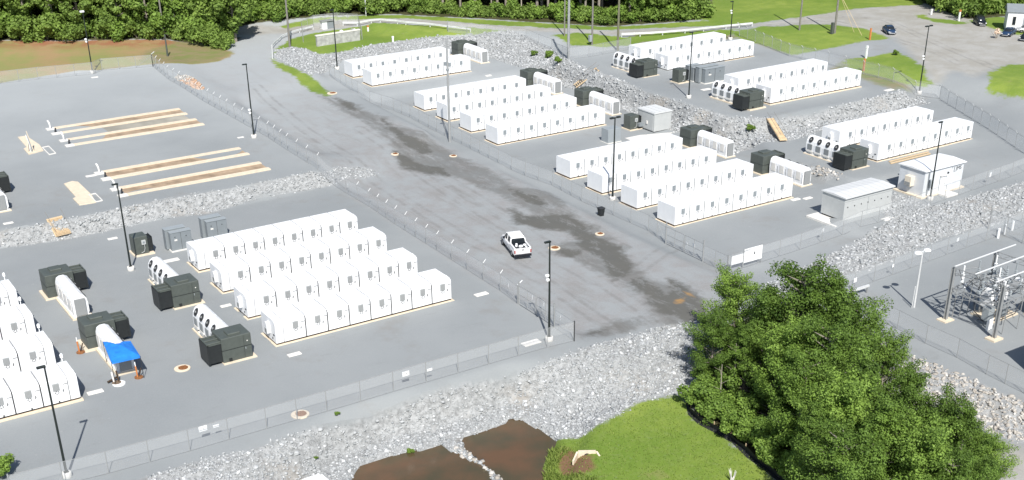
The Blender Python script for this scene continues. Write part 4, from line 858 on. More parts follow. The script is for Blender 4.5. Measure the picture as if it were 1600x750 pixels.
# blue canopy
cs = [Vector(ray(x, y, 2.35+.1)) for x, y in ((161, 534), (204, 533), (219, 556), (174, 566))]; c0 = sum(cs, Vector())/4; c0.z = .1
t = thing('canopy', 'small blue tarp canopy on thin legs over the end of a white inverter', 'canopy', c0)
N = 8; vs = []; rr = [c-c0 for c in cs]
for i in range(N+1):
    for j in range(N+1):
        u, v = i/N, j/N; p = (rr[0]*(1-u)+rr[1]*u)*(1-v)+(rr[3]*(1-u)+rr[2]*u)*v; k = 1-max(abs(2*u-1), abs(2*v-1)); p = p.copy(); p.z += .55*k**.8+.05*math.sin(u*9+v*4)*k; vs.append(p)
tp = MB(); tp.add(vs, [(i*(N+1)+j, (i+1)*(N+1)+j, (i+1)*(N+1)+j+1, i*(N+1)+j+1) for i in range(N) for j in range(N)], bluem)
for a_, b_ in zip(rr, rr[1:]+rr[:1]): tp.quad(a_, b_, b_-Vector((0, 0, .22)), a_-Vector((0, 0, .22)), bluem)
tp.build('tarp', t)
for q in rr: MB().tube((q.x, q.y, 0), q, .03, darkm).build('leg', t)
# utility riser and base at canopy
t = thing('pipe_riser', 'brown pipes rising from a round white rimmed pit in front of the canopy', 'pipes', gp(186, 600))
mb = MB(); mb.lathe((0, 0, -.05), [(.62, 0), (.62, .16), (.5, .18)], lampw, 18); mb.lathe((-.15, .2, .1), [(.45, 0), (.45, .04)], mat('dirt', (.17, .12, .08), .95), 12); mb.build('rim', t)
MB().tube((.1, .3, .1), (.05, .5, 1.2), .08, brown).build('pipe', t); MB().tube((-.3, .5, .1), (-.35, .7, 1.1), .1, concw).build('pipe', t); MB().tube((-.9, .6, .2), (.2, .9, .35), .1, brown).build('pipe', t)
# bin
t = thing('waste_bin', 'black wheeled waste bin outside the right fence', 'bin', gp(939, 337)); mb = MB(); mb.loft([[(-.28, -.28, .05), (.28, -.28, .05), (.28, .28, .05), (-.28, .28, .05)], [(-.38, -.36, 1.05), (.38, -.36, 1.05), (.38, .36, 1.05), (-.38, .36, 1.05)]], blackm); mb.build('body', t)
MB().box(-.42, .42, -.42, .4, 1.05, 1.15, darkm, .03).build('lid', t)
for s_ in (-.25, .25): MB().tube((s_-.04, .3, .12), (s_+.04, .3, .12), .12, tyre).build('wheel', t)
# white barrier beam
a = Vector(gp(1318, 470)); b = Vector(gp(1356, 457)); d = b-a; t = thing('swing_barrier', 'white horizontal barrier beam beside the trees', 'barrier', a, math.atan2(d.y, d.x)); MB().box(0, d.length, -.12, .12, .75, 1.0, railm).build('beam', t)
for s_ in (.1, .95): MB().box(d.length*s_-.07, d.length*s_+.07, -.07, .07, -.1, .75, greysteel).build('post', t)
# timber steps on stone slopes
def steps(a_, b_, wid, n_, lab, gap=1.0):
    a = Vector(gp(*a_, .25)); b = Vector(gp(*b_, .25)); d = b-a; s_ = Vector((-d.y, d.x, 0)).normalized()*wid/2; t = thing('timber_steps', lab, 'timber steps', a)
    for e in (-1, 1):
        mb = MB(); p = s_*e; mb.tube(p, d+p, .10, timber, n=4); mb.build('stringer', t)
    ang = math.atan2(d.y, d.x); tm = MB().box(-.16*gap, .16*gap, -wid/2, wid/2, -.03, .06, timber).mesh('tread')
    for k in range(n_): o = put('tread', tm, t, d*((k+.5)/n_)); o.rotation_euler = (0, 0, ang)
    for e in (-1, 1): MB().tube(s_*e*1.05+Vector((0, 0, 1.0)), d+s_*e*1.05+Vector((0, 0, 1.0)), .03, polewood, n=5).build('handrail', t)
steps((100, 370), (85, 343), 1.9, 14, 'pale timber steps over the stone band in the left yard', 1.3)
steps((1224, 222), (1203, 187), 1.05, 22, 'pale timber ramp down the upper stone slope at the right', 1.1)
steps((898, 137), (934, 110), 1.9, 14, 'pale timber stair rails on the upper stone slope behind the middle group', .5)
a = Vector(gp(1372, 249)); 
for k in range(2):
    mb = MB(); mb.box(0, 8.5, 0, .22, 0, .15, timber); tag(mb.build('timber_beam', loc=(98.5+k*.5, 6.3+k*.7, .30)), 'pale timber beam between the shed and the bank behind, '+('nearer', 'farther')[k]+' of two', 'timber', 'loose timbers behind the shed')
for px, py, lab, o_ in ((1353, 91, 'thin white marker post on the edge of the grass by the right bank', 0), (1349, 111, 'stubby orange marker post beside the right bank', 1), (1359, 62, 'orange marker post at the grass edge beside the blue car', 1), (1498, 33, 'white marker with orange top before the woods', 0), (575, 49, 'small white and orange marker on the round lawn', 0), (614, 66, 'small white post at the top of the stone slope', 0), (1455, 23, 'tiny white post beside the gravel lot', 0)):
    t = thing('marker_post', lab, 'marker post', gp(px, py)); MB().box(-.16, .16, -.12, .12, 0, 2.2 if (o_ or px == 1353 or px == 1498) else 1.1, orange if o_ else lampw).build('post', t)
    if not o_: MB().box(-.2, .2, -.15, .15, 1.9 if px in (1353, 1498) else .9, 2.3 if px in (1353, 1498) else 1.2, orange if px in (1498, 575) else lampw).build('top', t)
# headwalls by the pond
def headwall(px, py, z, rz, lab, m):
    b = ray(px, py, z); t = thing('headwall', lab, 'headwall', (b[0], b[1], z), rz)
    mb = MB(); mb.box(-1.2, 1.2, -.15, .25, -.6, .75, m); mb.build('wall', t)
    for s_ in (-1, 1):
        mb = MB(); x = s_*1.2; mb.loft([[(x, -.1, -.6), (x+s_*.25, -.1, -.6), (x+s_*.25, -.1, .75), (x, -.1, .75)], [(x+s_*.7, -1.5, -.6), (x+s_*.9, -1.4, -.6), (x+s_*.9, -1.4, .1), (x+s_*.7, -1.5, .1)]], m); mb.build('wing', t)
    mb = MB(); mb.loft([[(.42*math.cos(q), yy, .05+.42*math.sin(q)) for q in [6.283*k/16 for k in range(16)]] for yy in (.0, -.22)], darkm); mb.build('pipe_mouth', t); return t
headwall(917, 712, -2.9, R(-32), 'tan concrete pipe headwall in the grass beside the pond', conc).scale = (.66, .66, .66); headwall(487, 755, -2.8, 0, 'white concrete pipe headwall at the bottom edge of the stone slope', lampw).scale = (.7, .7, .8)
# ------------------------------------------------------------------ vehicles
def ring(x, w_, zb, zm, zt, wt):
    return [(x, -w_*.9, zb), (x, w_*.9, zb), (x, w_, zb+.15), (x, w_, zm), (x, wt, zt), (x, -wt, zt), (x, -w_, zm), (x, -w_, zb+.15)]
def wheels(t, xs_, wy, r):
    for x in xs_:
        for s_ in (-1, 1):
            mb = MB(); mb.loft([[(x+r*q*math.cos(a), s_*y, r+r*q*math.sin(a)) for a in [6.283*k/18 for k in range(18)]] for q, y in ((.9, wy-.24), (1, wy-.2), (1, wy-.04), (.9, wy))], tyre); wh = mb.build('wheel', t)
            mb = MB(); mb.loft([[(x+.62*r*q*math.cos(a), s_*y, r+.62*r*q*math.sin(a)) for a in [6.283*k/12 for k in range(12)]] for q, y in ((1, wy-.05), (.8, wy+.015))], rim); mb.build('rim', wh)
def sedan(loc, rz, lab, paint, kind='sedan'):
    t = thing('parked_car', lab, 'car', loc, rz); suv = kind == 'suv'; k = 1.15 if suv else 1
    S1 = [(-2.25, .70, .35, .60*k, .80*k, .60), (-2.15, .84, .25, .72*k, .95*k, .70), (-1.4, .90, .22, .75*k, .98*k, .80), (0, .92, .22, .76*k, .95*k, .82), (1.1, .91, .22, .74*k, .92*k, .80), (1.8, .86, .24, .66*k, .82*k, .70), (2.2, .72, .3, .55*k, .68*k, .56), (2.32, .55, .38, .48*k, .56*k, .45)]
    mb = MB(); mb.loft([ring(*q) for q in S1], paint); o = mb.build('body', t, True)
    zc, zt = .93*k, (1.46 if not suv else 1.75)
    r0 = -2.1 if suv else -1.75
    G = [(r0, .74, zc-.05, zc-.04), (r0+.35 if suv else r0+.75, .70, zc, zt-.05), (-.1, .72, zc, zt), (.45, .70, zc, zt-.06), (1.25, .76, zc-.08, zc-.06)]
    mb = MB(); mb.loft([[(x, -.80, z0), (x, .80, z0), (x, w_*.86, z1), (x, -w_*.86, z1)] for x, w_, z0, z1 in G], glassd); mb.build('windows', t, True)
    x0, x1 = G[1][0]-.08, .5; mb = MB(); mb.loft([[(x, -w_, z-.03), (x, w_, z-.03), (x, w_*.85, z+.03), (x, -w_*.85, z+.03)] for x, w_, z in ((x0, .58, zt-.08), (-.1, .64, zt+.01), (x1, .60, zt-.07))], paint); mb.build('roof', t)
    for s_ in (-1, 1):
        mb = MB(); mb.tube((.45, s_*.60, zt-.07), (1.25, s_*.76, zc-.03), .04, paint, n=5); mb.tube((-.15, s_*.64, zt-.02), (-.2, s_*.79, zc), .04, paint, n=5); mb.tube((x0+.05, s_*.60, zt-.08), (r0, s_*.72, zc-.02), .05, paint, n=5); mb.build('pillar', t)
        MB().box(2.08, 2.26, s_*.62-.14, s_*.62+.14, .56*k, .68*k, lampw, .03).build('headlight', t); MB().box(-2.28, -2.14, s_*.66-.12, s_*.66+.12, .66*k, .82*k, redlight).build('tail_light', t)
        MB().box(.85, 1.0, s_*.98-.09, s_*.98+.09, .93*k, 1.05*k, paint, .02).build('mirror', t)
    mb = MB(); mb.box(2.2, 2.38, -.62, .62, .28, .44, csilver, .03); mb.build('front_bumper', t); MB().box(-2.36, -2.18, -.70, .70, .32, .55, csilver, .03).build('rear_bumper', t)
    wheels(t, (-1.4, 1.42), .93, .34); return t
def head(p0, p1):
    a = Vector(gp(*p0)); b = Vector(gp(*p1)); d = b-a; return Vector(((a.x+b.x)/2, (a.y+b.y)/2, (a.z+b.z)/2)), math.atan2(d.y, d.x)
c_, rz = head((1383, 47), (1395, 56)); sedan(c_, rz, 'dark blue sedan alone on the gravel lot beside the grass triangle, front towards the camera', cblue)
c_, rz = head((1524, 34), (1537, 43)); sedan(c_, rz, 'black car with silver bumper parked by the trees left of the white building', cblack, 'suv')
c_, rz = head((1585, 50), (1566, 60)); sedan(c_, rz, 'navy car parked right in front of the white building', cblue)
c_, rz = head((1612, 50), (1597, 50)); sedan(c_, rz, 'grey car partly hidden behind the navy car beside the white building', csilver)
c_, rz = head((1612, 58), (1596, 66)); sedan(c_, rz, 'black car cut by the right edge of the picture', cblack)
# pickup: rear towards the camera
A0 = Vector(gp(816, 404)); A1 = Vector(gp(791, 373)); d = A1-A0; rz = math.atan2(d.y, d.x); cen = A0+d.normalized()*2.85
t = thing('pickup_truck', 'white crew cab pickup with white sacks in its dark bed on the central road', 'pickup', (cen.x, cen.y, gz(cen.x, cen.y)), rz)
t.scale = (1.1, 1.1, 1.1)
SB = [(-2.85, .92, .5, 1.0, 1.12, .90), (-2.75, .97, .42, 1.05, 1.18, .93), (-.95, .99, .40, 1.05, 1.18, .94), (.9, .99, .40, 1.05, 1.2, .94), (1.6, .98, .40, 1.02, 1.18, .88), (2.5, .94, .42, .95, 1.08, .80), (2.8, .84, .5, .85, .95, .70), (2.9, .7, .55, .75, .85, .6)]
mb = MB(); mb.loft([ring(*q) for q in SB], cwhite); body = mb.build('body', t, True)
mb = MB(); mb.box(-2.74, -1.0, -.80, .80, 1.0, 1.235, cblack); mb.build('bed_liner', t)
for s_ in (-1, 1): MB().box(-2.75, -.95, s_*.88-.10, s_*.88+.10, 1.1, 1.36, cwhite, .04).build('bed_side', t)
tg = MB().box(-2.86, -2.76, -.82, .82, .72, 1.3, cwhite, .03).build('tailgate', t); MB().box(-2.9, -2.86, -.14, .14, 1.08, 1.16, darkm).build('handle', tg)
MB().box(-3.05, -2.85, -.95, .95, .42, .66, cblack, .03).build('rear_bumper', t); MB().box(2.75, 2.98, -.9, .9, .42, .66, csilver, .03).build('front_bumper', t)
mb = MB(); mb.loft([[(x, -w0, z0), (x, w0, z0), (x, w1, z1), (x, -w1, z1)] for x, w0, w1, z0, z1 in ((-.98, .88, .74, 1.16, 1.62), (-.70, .90, .74, 1.16, 1.90), (.9, .90, .74, 1.16, 1.90), (1.65, .90, .80, 1.14, 1.2))], glassd); mb.build('windows', t)
mb = MB(); mb.loft([[(x, -w_, z), (x, w_, z), (x, w_*.93, z+.09), (x, -w_*.93, z+.09)] for x, w_, z in ((-.92, .76, 1.76), (-.6, .78, 1.86), (.75, .78, 1.87), (1.05, .75, 1.80))], cwhite); mb.build('roof', t)
for s_ in (-1, 1):
    mb = MB(); mb.tube((1.0, s_*.74, 1.86), (1.65, s_*.88, 1.18), .05, cwhite, n=5); mb.tube((.25, s_*.77, 1.88), (.25, s_*.91, 1.16), .05, cwhite, n=5); mb.tube((-.85, s_*.75, 1.8), (-.98, s_*.89, 1.16), .09, cwhite, n=5); mb.box(-.98, 1.6, s_*.90-.02, s_*.90+.02, 1.12, 1.24, cwhite); mb.build('pillar', t)
    MB().box(-2.9, -2.74, s_*.90-.06, s_*.90+.06, .78, 1.12, redlight).build('tail_light', t); MB().box(.95, 1.1, s_*1.08-.12, s_*1.08+.12, 1.2, 1.42, cblack).build('mirror', t)
    dl = MB().box(.24, .27, s_*.995-.005, s_*.995+.005, .5, 1.1, darkm); dl.box(-.9, -.87, s_*.995-.005, s_*.995+.005, .5, 1.1, darkm); dl.box(-.5, -.3, s_*1.0-.015, s_*1.0+.015, .98, 1.02, darkm); dl.build('door_gap', t)
wheels(t, (-1.75, 1.95), .99, .41)
for i, (x, y, s_) in enumerate(((-2.6, .1, .32), (-2.2, .55, .24), (-2.15, -.5, .25), (-2.75, -.55, .2), (-1.6, .35, .18))):
    mb = MB(); mb.lathe((0, 0, 0), [(s_*.7, 0), (s_, s_*.3), (s_*.8, s_*.75), (s_*.3, s_*.95)], lampw, 8); o = mb.build('sack', loc=Vector((cen.x, cen.y, gz(cen.x, cen.y)+1.36))+Matrix.Rotation(rz, 3, 'Z') @ Vector((x, y, 0)), smooth=True); o.scale = (1, .75, 1); o.rotation_euler = (0, 0, i*1.3)
    tag(o, 'white sack lying in the dark bed of the pickup, ' + ('largest, at the tailgate', 'left side middle', 'right side middle', 'small one in the rear corner', 'small one near the cab')[i], 'sack', 'white sacks in the pickup bed')
# white site building
o_ = Vector(gp(1571, 48)); t = thing('site_building', 'small white building with grey roof and tall window at the upper right edge', 'building', o_, R(-48))
MB().box(0, 7.5, 0, 5, 0, 3.7, whiteside).build('wall', t); rf = MB(); rf.loft([[(-.3, -.3, 3.7), (-.3, 5.3, 3.7), (-.3, 2.5, 4.9)][::-1], [(7.8, -.3, 3.7), (7.8, 5.3, 3.7), (7.8, 2.5, 4.9)][::-1]], mgrey); rf.build('roof', t)
w_ = MB().box(.9, 1.7, -.05, 0, 1.1, 2.9, concw).build('window', t); MB().box(1.0, 1.6, -.07, -.05, 1.2, 2.8, glassd).build('pane', w_)
MB().box(3.0, 5.5, -.06, 0, .3, 2.8, lgrey).build('door', t)
b = gp(1557, 60); t = thing('flowering_shrub', 'small pale blossoming shrub in front of the navy car', 'shrub', b)
SHR = t
# ------------------------------------------------------------------ substation
zs = -1.25; q1 = Vector(ray(1477, 500, zs)); t = thing('switch_gantry', 'grey steel substation gantry of tall legs, long white pipes and insulators', 'gantry', (q1.x, q1.y, zs))
hh = 6.1
LEG = [(0, 0), (.4, -6.0), (7.6, .5), (8.0, -5.6)]
for i, (x, y) in enumerate(LEG):
    mb = MB(); 
    for s_ in (-1, 1): mb.box(x-.17, x+.17, y+s_*.16-.02, y+s_*.16+.02, .1, hh-(.2 if i > 1 else 0), greysteel)
    mb.box(x-.02, x+.02, y-.15, y+.15, .1, hh-(.25 if i > 1 else .05), greysteel); mb.build('leg', t); MB().box(x-.75, x+.75, y-.6, y+.6, -.15, .12, conc).build('footing', t)
def truss(p, q, lab='crossbeam', n_=7):
    p = Vector(p); q = Vector(q); mb = MB(); dn = Vector((0, 0, -.55))
    mb.tube(p, q, .06, greysteel, n=4); mb.tube(p+dn, q+dn, .06, greysteel, n=4)
    for k in range(n_): a = p+(q-p)*k/n_; b = p+(q-p)*(k+1)/n_; mb.tube(a+(dn if k % 2 else dn*0), b+(dn*0 if k % 2 else dn), .035, greysteel, n=4)
    mb.build(lab, t)
truss((0, 0, hh), (.4, -6, hh)); truss((7.6, .5, hh), (8, -5.6, hh)); truss((0, 0, 3.9), (.4, -6, 3.9)); truss((3.8, .2, 4.6), (4.2, -5.8, 4.6)); truss((0, -.2, 3.9), (7.6, .3, 3.9), n_=9); truss((.4, -6, 3.9), (8, -5.6, 3.9), n_=9)
for k in range(3):
    y = -.2-k*2.6; mb = MB(); mb.tube((-.2, y, hh+.25), (10.5, y+.5, hh+.25), .09, railm, n=6); mb.build('bus_pipe', t)
    for x in (1.6, 4.2, 7.0):
        mb = MB(); prof = []
        for e in range(6): prof += [(.08, e*.18), (.20, e*.18+.05), (.08, e*.18+.1)]
        mb.lathe((x, y+.1, 4.1), prof+[(.09, 1.9)], (lampw if (k+int(x)) % 2 else lgrey), 8); mb.build('insulator', t)
    mb = MB(); mb.tube((1.6, y+.1, 5.6), (4.2, y+.2, 5.2), .05, greysteel, n=5); mb.tube((4.2, y+.2, 5.2), (4.6, y-.2, 3.2), .04, greysteel, n=5); mb.tube((.6, y, 5.9), (1.6, y+.1, 4.2), .035, darkm, n=5); mb.build('switch_arm', t)
    mb = MB(); pts = [Vector((4.6, y-.2, 3.2)), Vector((3.2, y-.6, 2.2)), Vector((2.6, y*.6-1.4, 1.0)), Vector((2.2, -3.2+k*.4, .4))]
    for a, b in zip(pts, pts[1:]): mb.tube(a, b, .05, darkm, n=5)
    mb.build('cable', t)
for k in range(3):
    mb = MB(); mb.lathe((1.4+k*.45, -4.3+.1*k, 0), [(.14, 0), (.14, 1.0), (.1, 1.2)], lampw, 8); tag(mb.build('cable_riser', loc=(q1.x, q1.y, zs)), 'short white cable riser in a row of three under the gantry, '+('left', 'middle', 'right')[k], 'riser', 'cable risers under the gantry')
for k, (a_, b_) in enumerate([((0, 0, 5.2), (8, -5.6, 5.0)), ((.4, -6, 5.2), (7.6, .5, 5.0)), ((0, 0, 2.6), (.4, -6, 3.9)), ((0, 0, 3.9), (.4, -6, 2.6)), ((3.8, .2, 4.6), (7.6, .3, 3.9)), ((4.2, -5.8, 4.6), (8, -5.6, 3.9)), ((1.6, -.1, 5.4), (4.6, -5.4, 5.2)), ((2.6, -.2, 3.9), (3.0, -5.8, 3.9)), ((5.6, .2, 3.9), (6.0, -5.6, 3.9))]):
    mb = MB(); mb.tube(a_, b_, .045 if k > 1 else .02, greysteel if k > 1 else darkm, n=4); mb.build('brace' if k > 1 else 'conductor', t)
for k in range(9):
    x = 1.0+(k % 3)*2.3; y = -1.0-(k//3)*2.0; mb = MB(); mb.tube((x, y, 3.9), (x+.5, y-.7, 5.2), .03, darkm, n=4); mb.tube((x+.5, y-.7, 5.2), (x+1.4, y-.5, 4.5), .03, darkm, n=4); mb.build('conductor', t)
    mb = MB(); mb.lathe((x, y, 3.9), [(.06, 0), (.15, .05), (.06, .15), (.15, .22), (.06, .32), (.14, .4), (.05, .55)], (lampw, lgrey)[k % 2], 8); mb.build('insulator', t)
for k in range(6):
    x = .8+k*1.25; mb = MB(); mb.tube((x, -.2, 0), (x+.1, -.2, 3.9), .05, greysteel, n=4); mb.tube((x, -5.7, 0 if k % 2 else 2.2), (x+.1, -5.7, 3.9), .05, greysteel, n=4); mb.build('support', t)
    mb = MB(); pts = [Vector((x, -.6, 4.4)), Vector((x+.3, -2.2, 3.7)), Vector((x+.2, -4.0, 3.9)), Vector((x, -5.4, 4.6))]
    for a, b in zip(pts, pts[1:]): mb.tube(a, b, .03, darkm, n=4)
    mb.build('conductor', t); mb = MB(); mb.box(x-.25, x+.25, -3.2-.3*(k % 2), -2.8, 4.0, 4.35, (lgrey, lampw)[k % 2], .05); mb.build('switch', t)
for k in range(2): MB().box(2.2+k*2.4, 3.2+k*2.4, -3.6, -2.8, .6, 2.1, (lgrey, mgrey)[k]).build('control_box', t)
q2 = Vector(ray(1550, 508, zs)); t = thing('circuit_breaker', 'white breaker cabinet with dark plates and bushings inside the gantry', 'breaker', tuple(ray(1543, 497, zs)))
t.scale = (1.2, 1.2, 1.15); MB().box(-.5, 3.0, -1.0, 1.5, -.15, .1, conc).build('pad', t); MB().box(0, 2.4, 0, 1.2, 1.0, 3.3, white, .03).build('cabinet', t)
mb = MB()
for x in (.1, 2.2):
    for y in (.1, 1.05): mb.box(x, x+.1, y, y+.1, .1, 1.0, greysteel)
mb.build('legs', t)
mb = MB(); [mb.box(x, x+.3, -.02, 0, z, z+.16, darkm) for x, z in ((.3, 1.6), (.9, 1.55), (1.5, 1.5), (.5, 2.5), (1.4, 2.3))]; mb.build('plate', t)
for k in range(6):
    mb = MB(); x = .4+(k % 3)*.8; y = .25 if k < 3 else .95; prof = []
    for e in range(6): prof += [(.07, e*.2), (.17, e*.2+.06), (.07, e*.2+.12)]
    mb.lathe((x, y, 3.3), prof+[(.05, 1.5)], lgrey, 8); mb.build('bushing', t)
q3 = ray(1605, 498, zs); t = thing('power_transformer', 'large grey power transformer with fins at the right edge of the substation', 'transformer', (q3[0]+1.2, q3[1], zs))
MB().box(-.5, 5.5, -4, 1.0, -.15, .15, conc).build('pad', t); MB().box(0, 5, -3.5, .5, .2, 3.2, lgrey, .05).build('tank', t)
for k in range(8): MB().box(-.6, 0, -3.3+k*.48, -3.1+k*.48, .5, 2.9, mgrey).build('fin', t)
for k in range(3): mb = MB(); mb.lathe((1.2+k*1.3, -1.5, 3.2), [(.12, 0), (.22, .3), (.1, .5), (.2, .8), (.08, 1.3)], lampw, 8); mb.build('bushing', t)
t = thing('control_building', 'grey building just beyond the right edge whose shadow falls on the substation yard', 'building', (60.3, -46.1, -1.6)); MB().box(0, 9, -6, 0, 0, 6.0, hutgrey).build('wall', t); MB().box(-.1, 9.3, -6.3, .1, 6.0, 6.2, hutroof).build('roof', t)
a = Vector(gp(1545, 358)); b = Vector(gp(1625, 392)); fence([(a.x, a.y), (b.x, b.y)], 'taller chain link gate line behind the gantry at the right edge', step=3.2, h=2.6, r=.055)
for i, (px, py) in enumerate(((1559, 372), (1570, 366), (1581, 360))): MB_ = MB(); MB_.tube((0, 0, 0), (0, 0, 1.3), .16, lampw); tag(MB_.build('bollard', loc=gp(px, py)), 'short white bollard behind the gantry, '+('left', 'middle', 'right')[i]+' of three', 'bollard', 'white bollards behind the gantry')

# ------------------------------------------------------------------ trees
def leafcloud(cen, rad, n_, size, flat=.75, up_=.35, outer=.25, ax=None):
    """n_ leaf quads spread through the volumes of clumps at cen (k,3) with radii rad (k)"""
    k = len(cen); wgt = rad**2/np.sum(rad**2); ci = rng.choice(k, n_, p=wgt)
    d = rng.standard_normal((n_, 3)); d /= np.linalg.norm(d, axis=1)[:, None]; rr = outer+(1-outer)*rng.random(n_)**.6
    p = cen[ci]+d*(rad[ci]*rr)[:, None]*np.array([1, 1, flat])
    if ax is not None: p = p+ax[ci]*((d*ax[ci]).sum(1)*rr*rad[ci]*1.15)[:, None]
    nv = d*.9+rng.standard_normal((n_, 3))*.55; nv[:, 2] += up_; nv /= np.linalg.norm(nv, axis=1)[:, None]
    a = np.cross(nv, rng.standard_normal((n_, 3))); a /= np.linalg.norm(a, axis=1)[:, None]; b = np.cross(nv, a)
    s_ = size*rng.uniform(.6, 1.35, n_)[:, None]; q = np.stack([p-a*s_*.5, p+b*s_*.34, p+a*s_*.5, p-b*s_*.34], 1)
    ct = rng.random(k); tone = np.clip(.15+.38*ct[ci]+.34*rng.random(n_), 0, 1)
    return q.reshape(-1, 3), np.arange(n_*4).reshape(-1, 4), tone
def tree_mesh(kind, h, rw, nleaf, size, c0=.3, ncl=60):
    cen = []; mb = MB(); mb.tube((0, 0, -.4), (.15, .1, h*.55), h*.016+.05, bark, h*.010+.03, 7); mb.tube((.15, .1, h*.55), (.1, .0, h*.93), h*.010+.03, bark, .03, 6)
    for i in range(ncl):
        t_ = (i+.5)/ncl; z = h*(c0+(1-c0)*t_); u = (z/h-c0)/(1-c0)
        if kind == 'pine': R_ = rw*(1-u)**.75*(.85+.3*random.random())+.25
        else: R_ = rw*math.sin(math.pi*min(1, .12+.80*u))**.7*(.6+.65*random.random())
        a = i*2.4+random.random(); q = math.sqrt(random.uniform(.12, 1)); x, y = R_*q*math.cos(a), R_*q*math.sin(a)
        cen.append((x, y, z+random.uniform(-.5, .5)))
        if i % 2 == 0: zz = max(h*.12, z-R_*.45); mb.tube((.1, .05, zz), (x*.9, y*.9, z), .05+.004*h, bark, .015, 4)
    cen = np.array(cen); rad = rng.uniform(.55, 1.3, ncl)*(rw*(.24 if kind == 'pine' else .27))
    ax = cen*np.array([1, 1, 0]); ax /= np.linalg.norm(ax, axis=1)[:, None]+1e-6; ax[:, 2] = rng.uniform(.35, 1.3, ncl); ax += rng.normal(0, .25, ax.shape); ax /= np.linalg.norm(ax, axis=1)[:, None]
    V, Q, tn = leafcloud(cen, rad*.82, nleaf, size, flat=.6 if kind == 'pine' else .8, ax=ax)
    return mb.mesh('trunk'), (V, Q, tn)
def tree_proto(kind, h, rw, nleaf, size, lm, c0=.3, ncl=60, name='crown'):
    tr, (V, Q, tn) = tree_mesh(kind, h, rw, nleaf, size, c0, ncl); return tr, npmesh(name, V, Q, lm, tn)
def plant_tree(pr, loc, s_, rz, lab, group=None, name='tree', cat='tree', tilt=0):
    t = thing(name, lab, cat, loc, rz, group); t.scale = (s_, s_, s_*random.uniform(.92, 1.08)); t.rotation_euler = (tilt, 0, rz)
    put('trunk', pr[0], t); put('crown', pr[1], t); return t
PN = [tree_proto('pine', 13, 3.5, 30000, .19, leaf_a, .16, 110), tree_proto('broad', 11.5, 3.7, 30000, .19, leaf_a, .20, 90), tree_proto('broad', 10, 3.3, 26000, .18, leaf_b, .2, 84), tree_proto('pine', 12, 3.2, 26000, .18, leaf_a, .20, 96)]
NEAR = [ # px of tree top, height, proto, description
 (1152, 432, 9.5, 2, 'light green tree at the left tip of the grove, nearest the wet road'),
 (1262, 412, 13.5, 1, 'tall rounded tree whose top pokes up highest in the grove by the road'),
 (1205, 452, 10.5, 0, 'dark tree just left of the tallest crown in the grove'),
 (1304, 446, 12, 3, 'tree right of the tallest crown, beside the white barrier'),
 (1338, 486, 11, 1, 'tree with drooping side branches right of the white barrier'),
 (1120, 486, 8, 1, 'low tree on the left flank of the grove over the stone slope'),
 (1243, 500, 11, 2, 'tree in the middle of the grove just below the tallest crown'),
 (1172, 500, 8.5, 0, 'dark tree in the left middle of the grove'),
 (1300, 520, 11.5, 1, 'tree in the middle right of the grove'),
 (1388, 538, 8, 2, 'small bright tree beside the low white stones'),
 (1356, 560, 11, 0, 'tree deep in the grove behind the small bright tree'),
 (1215, 545, 8, 3, 'half shaded tree deep in the grove above the silt fence bushes'),
 (1262, 575, 9.5, 1, 'broad tree in the lower middle of the grove'),
 (1320, 600, 11, 2, 'bright crowned tree in the centre of the grove'),
 (1425, 592, 10, 3, 'tree on the right flank of the grove beside the white stones'),
 (1392, 630, 11.5, 0, 'large feathery tree in the lower right of the grove'),
 (1330, 665, 11, 1, 'bright leafy tree at the bottom middle of the grove'),
 (1275, 655, 8.5, 3, 'tree at the bottom left of the grove with pale thin stem below it'),
 (1480, 612, 9.5, 1, 'tree with upright crown at the right end of the grove near the gravel path'),
 (1448, 665, 10.5, 2, 'rounded tree at the lower right of the grove behind the feathery ones'),
 (1510, 650, 8.5, 3, 'feathery tree at the lower right corner of the grove'),
 (1546, 672, 6.5, 2, 'small dense tree at the right tip of the grove by the gravel path'),
 (1545, 725, 7, 0, 'dark conical small tree at the bottom right of the grove'),
 (1490, 720, 8, 1, 'tree at the bottom edge near the lower right corner')]
for px, py, h, k, lab in NEAR:
    zt = -2; p = ray(px, py, zt+h)
    for _ in range(6): zt = tz(p[0], p[1]); p = ray(px, py, zt+h)
    base = (13, 11.5, 10, 12)[k]; plant_tree(PN[k], (p[0], p[1], gz(p[0], p[1])), h/base, random.random()*6.28, lab, 'trees of the grove in the lower right corner')
def bush_proto(r, h, n_, size, lm):
    k = 14; cen = np.stack([rng.normal(0, r*.45, k), rng.normal(0, r*.45, k), rng.uniform(.15*h, .8*h, k)], -1); V, Q, tn = leafcloud(cen, rng.uniform(.35, .6, k)*r, n_, size, .9)
    mb = MB()
    for i in range(5): mb.tube((0, 0, -.1), tuple(cen[i]), .05, bark, .02, 4)
    return mb.mesh('stem'), npmesh('foliage', V, Q, lm, tn)
BN = [bush_proto(1.5, 3, 4500, .24, leaf_b), bush_proto(1.2, 2.2, 3500, .22, leaf_b)]
def plant_bush(pr, loc, s_, lab, group=None, sz=1):
    t = thing('bush', lab, 'bush', loc, random.random()*6.28, group); t.scale = (s_, s_, s_*sz); put('stem', pr[0], t); put('foliage', pr[1], t); return t
for i, (px, py) in enumerate(((1100, 612), (1092, 632), (1118, 640), (1112, 655), (1140, 655), (1145, 675), (1168, 690), (1172, 672), (1190, 705), (1205, 722), (1215, 700), (1232, 742), (1250, 735), (1108, 625), (1270, 748), (1160, 650))):
    plant_bush(BN[i % 2], gp(px, py+6), random.uniform(.9, 1.3), 'bright leafy bush in the row behind the black silt fence', 'bright bushes behind the silt fence')
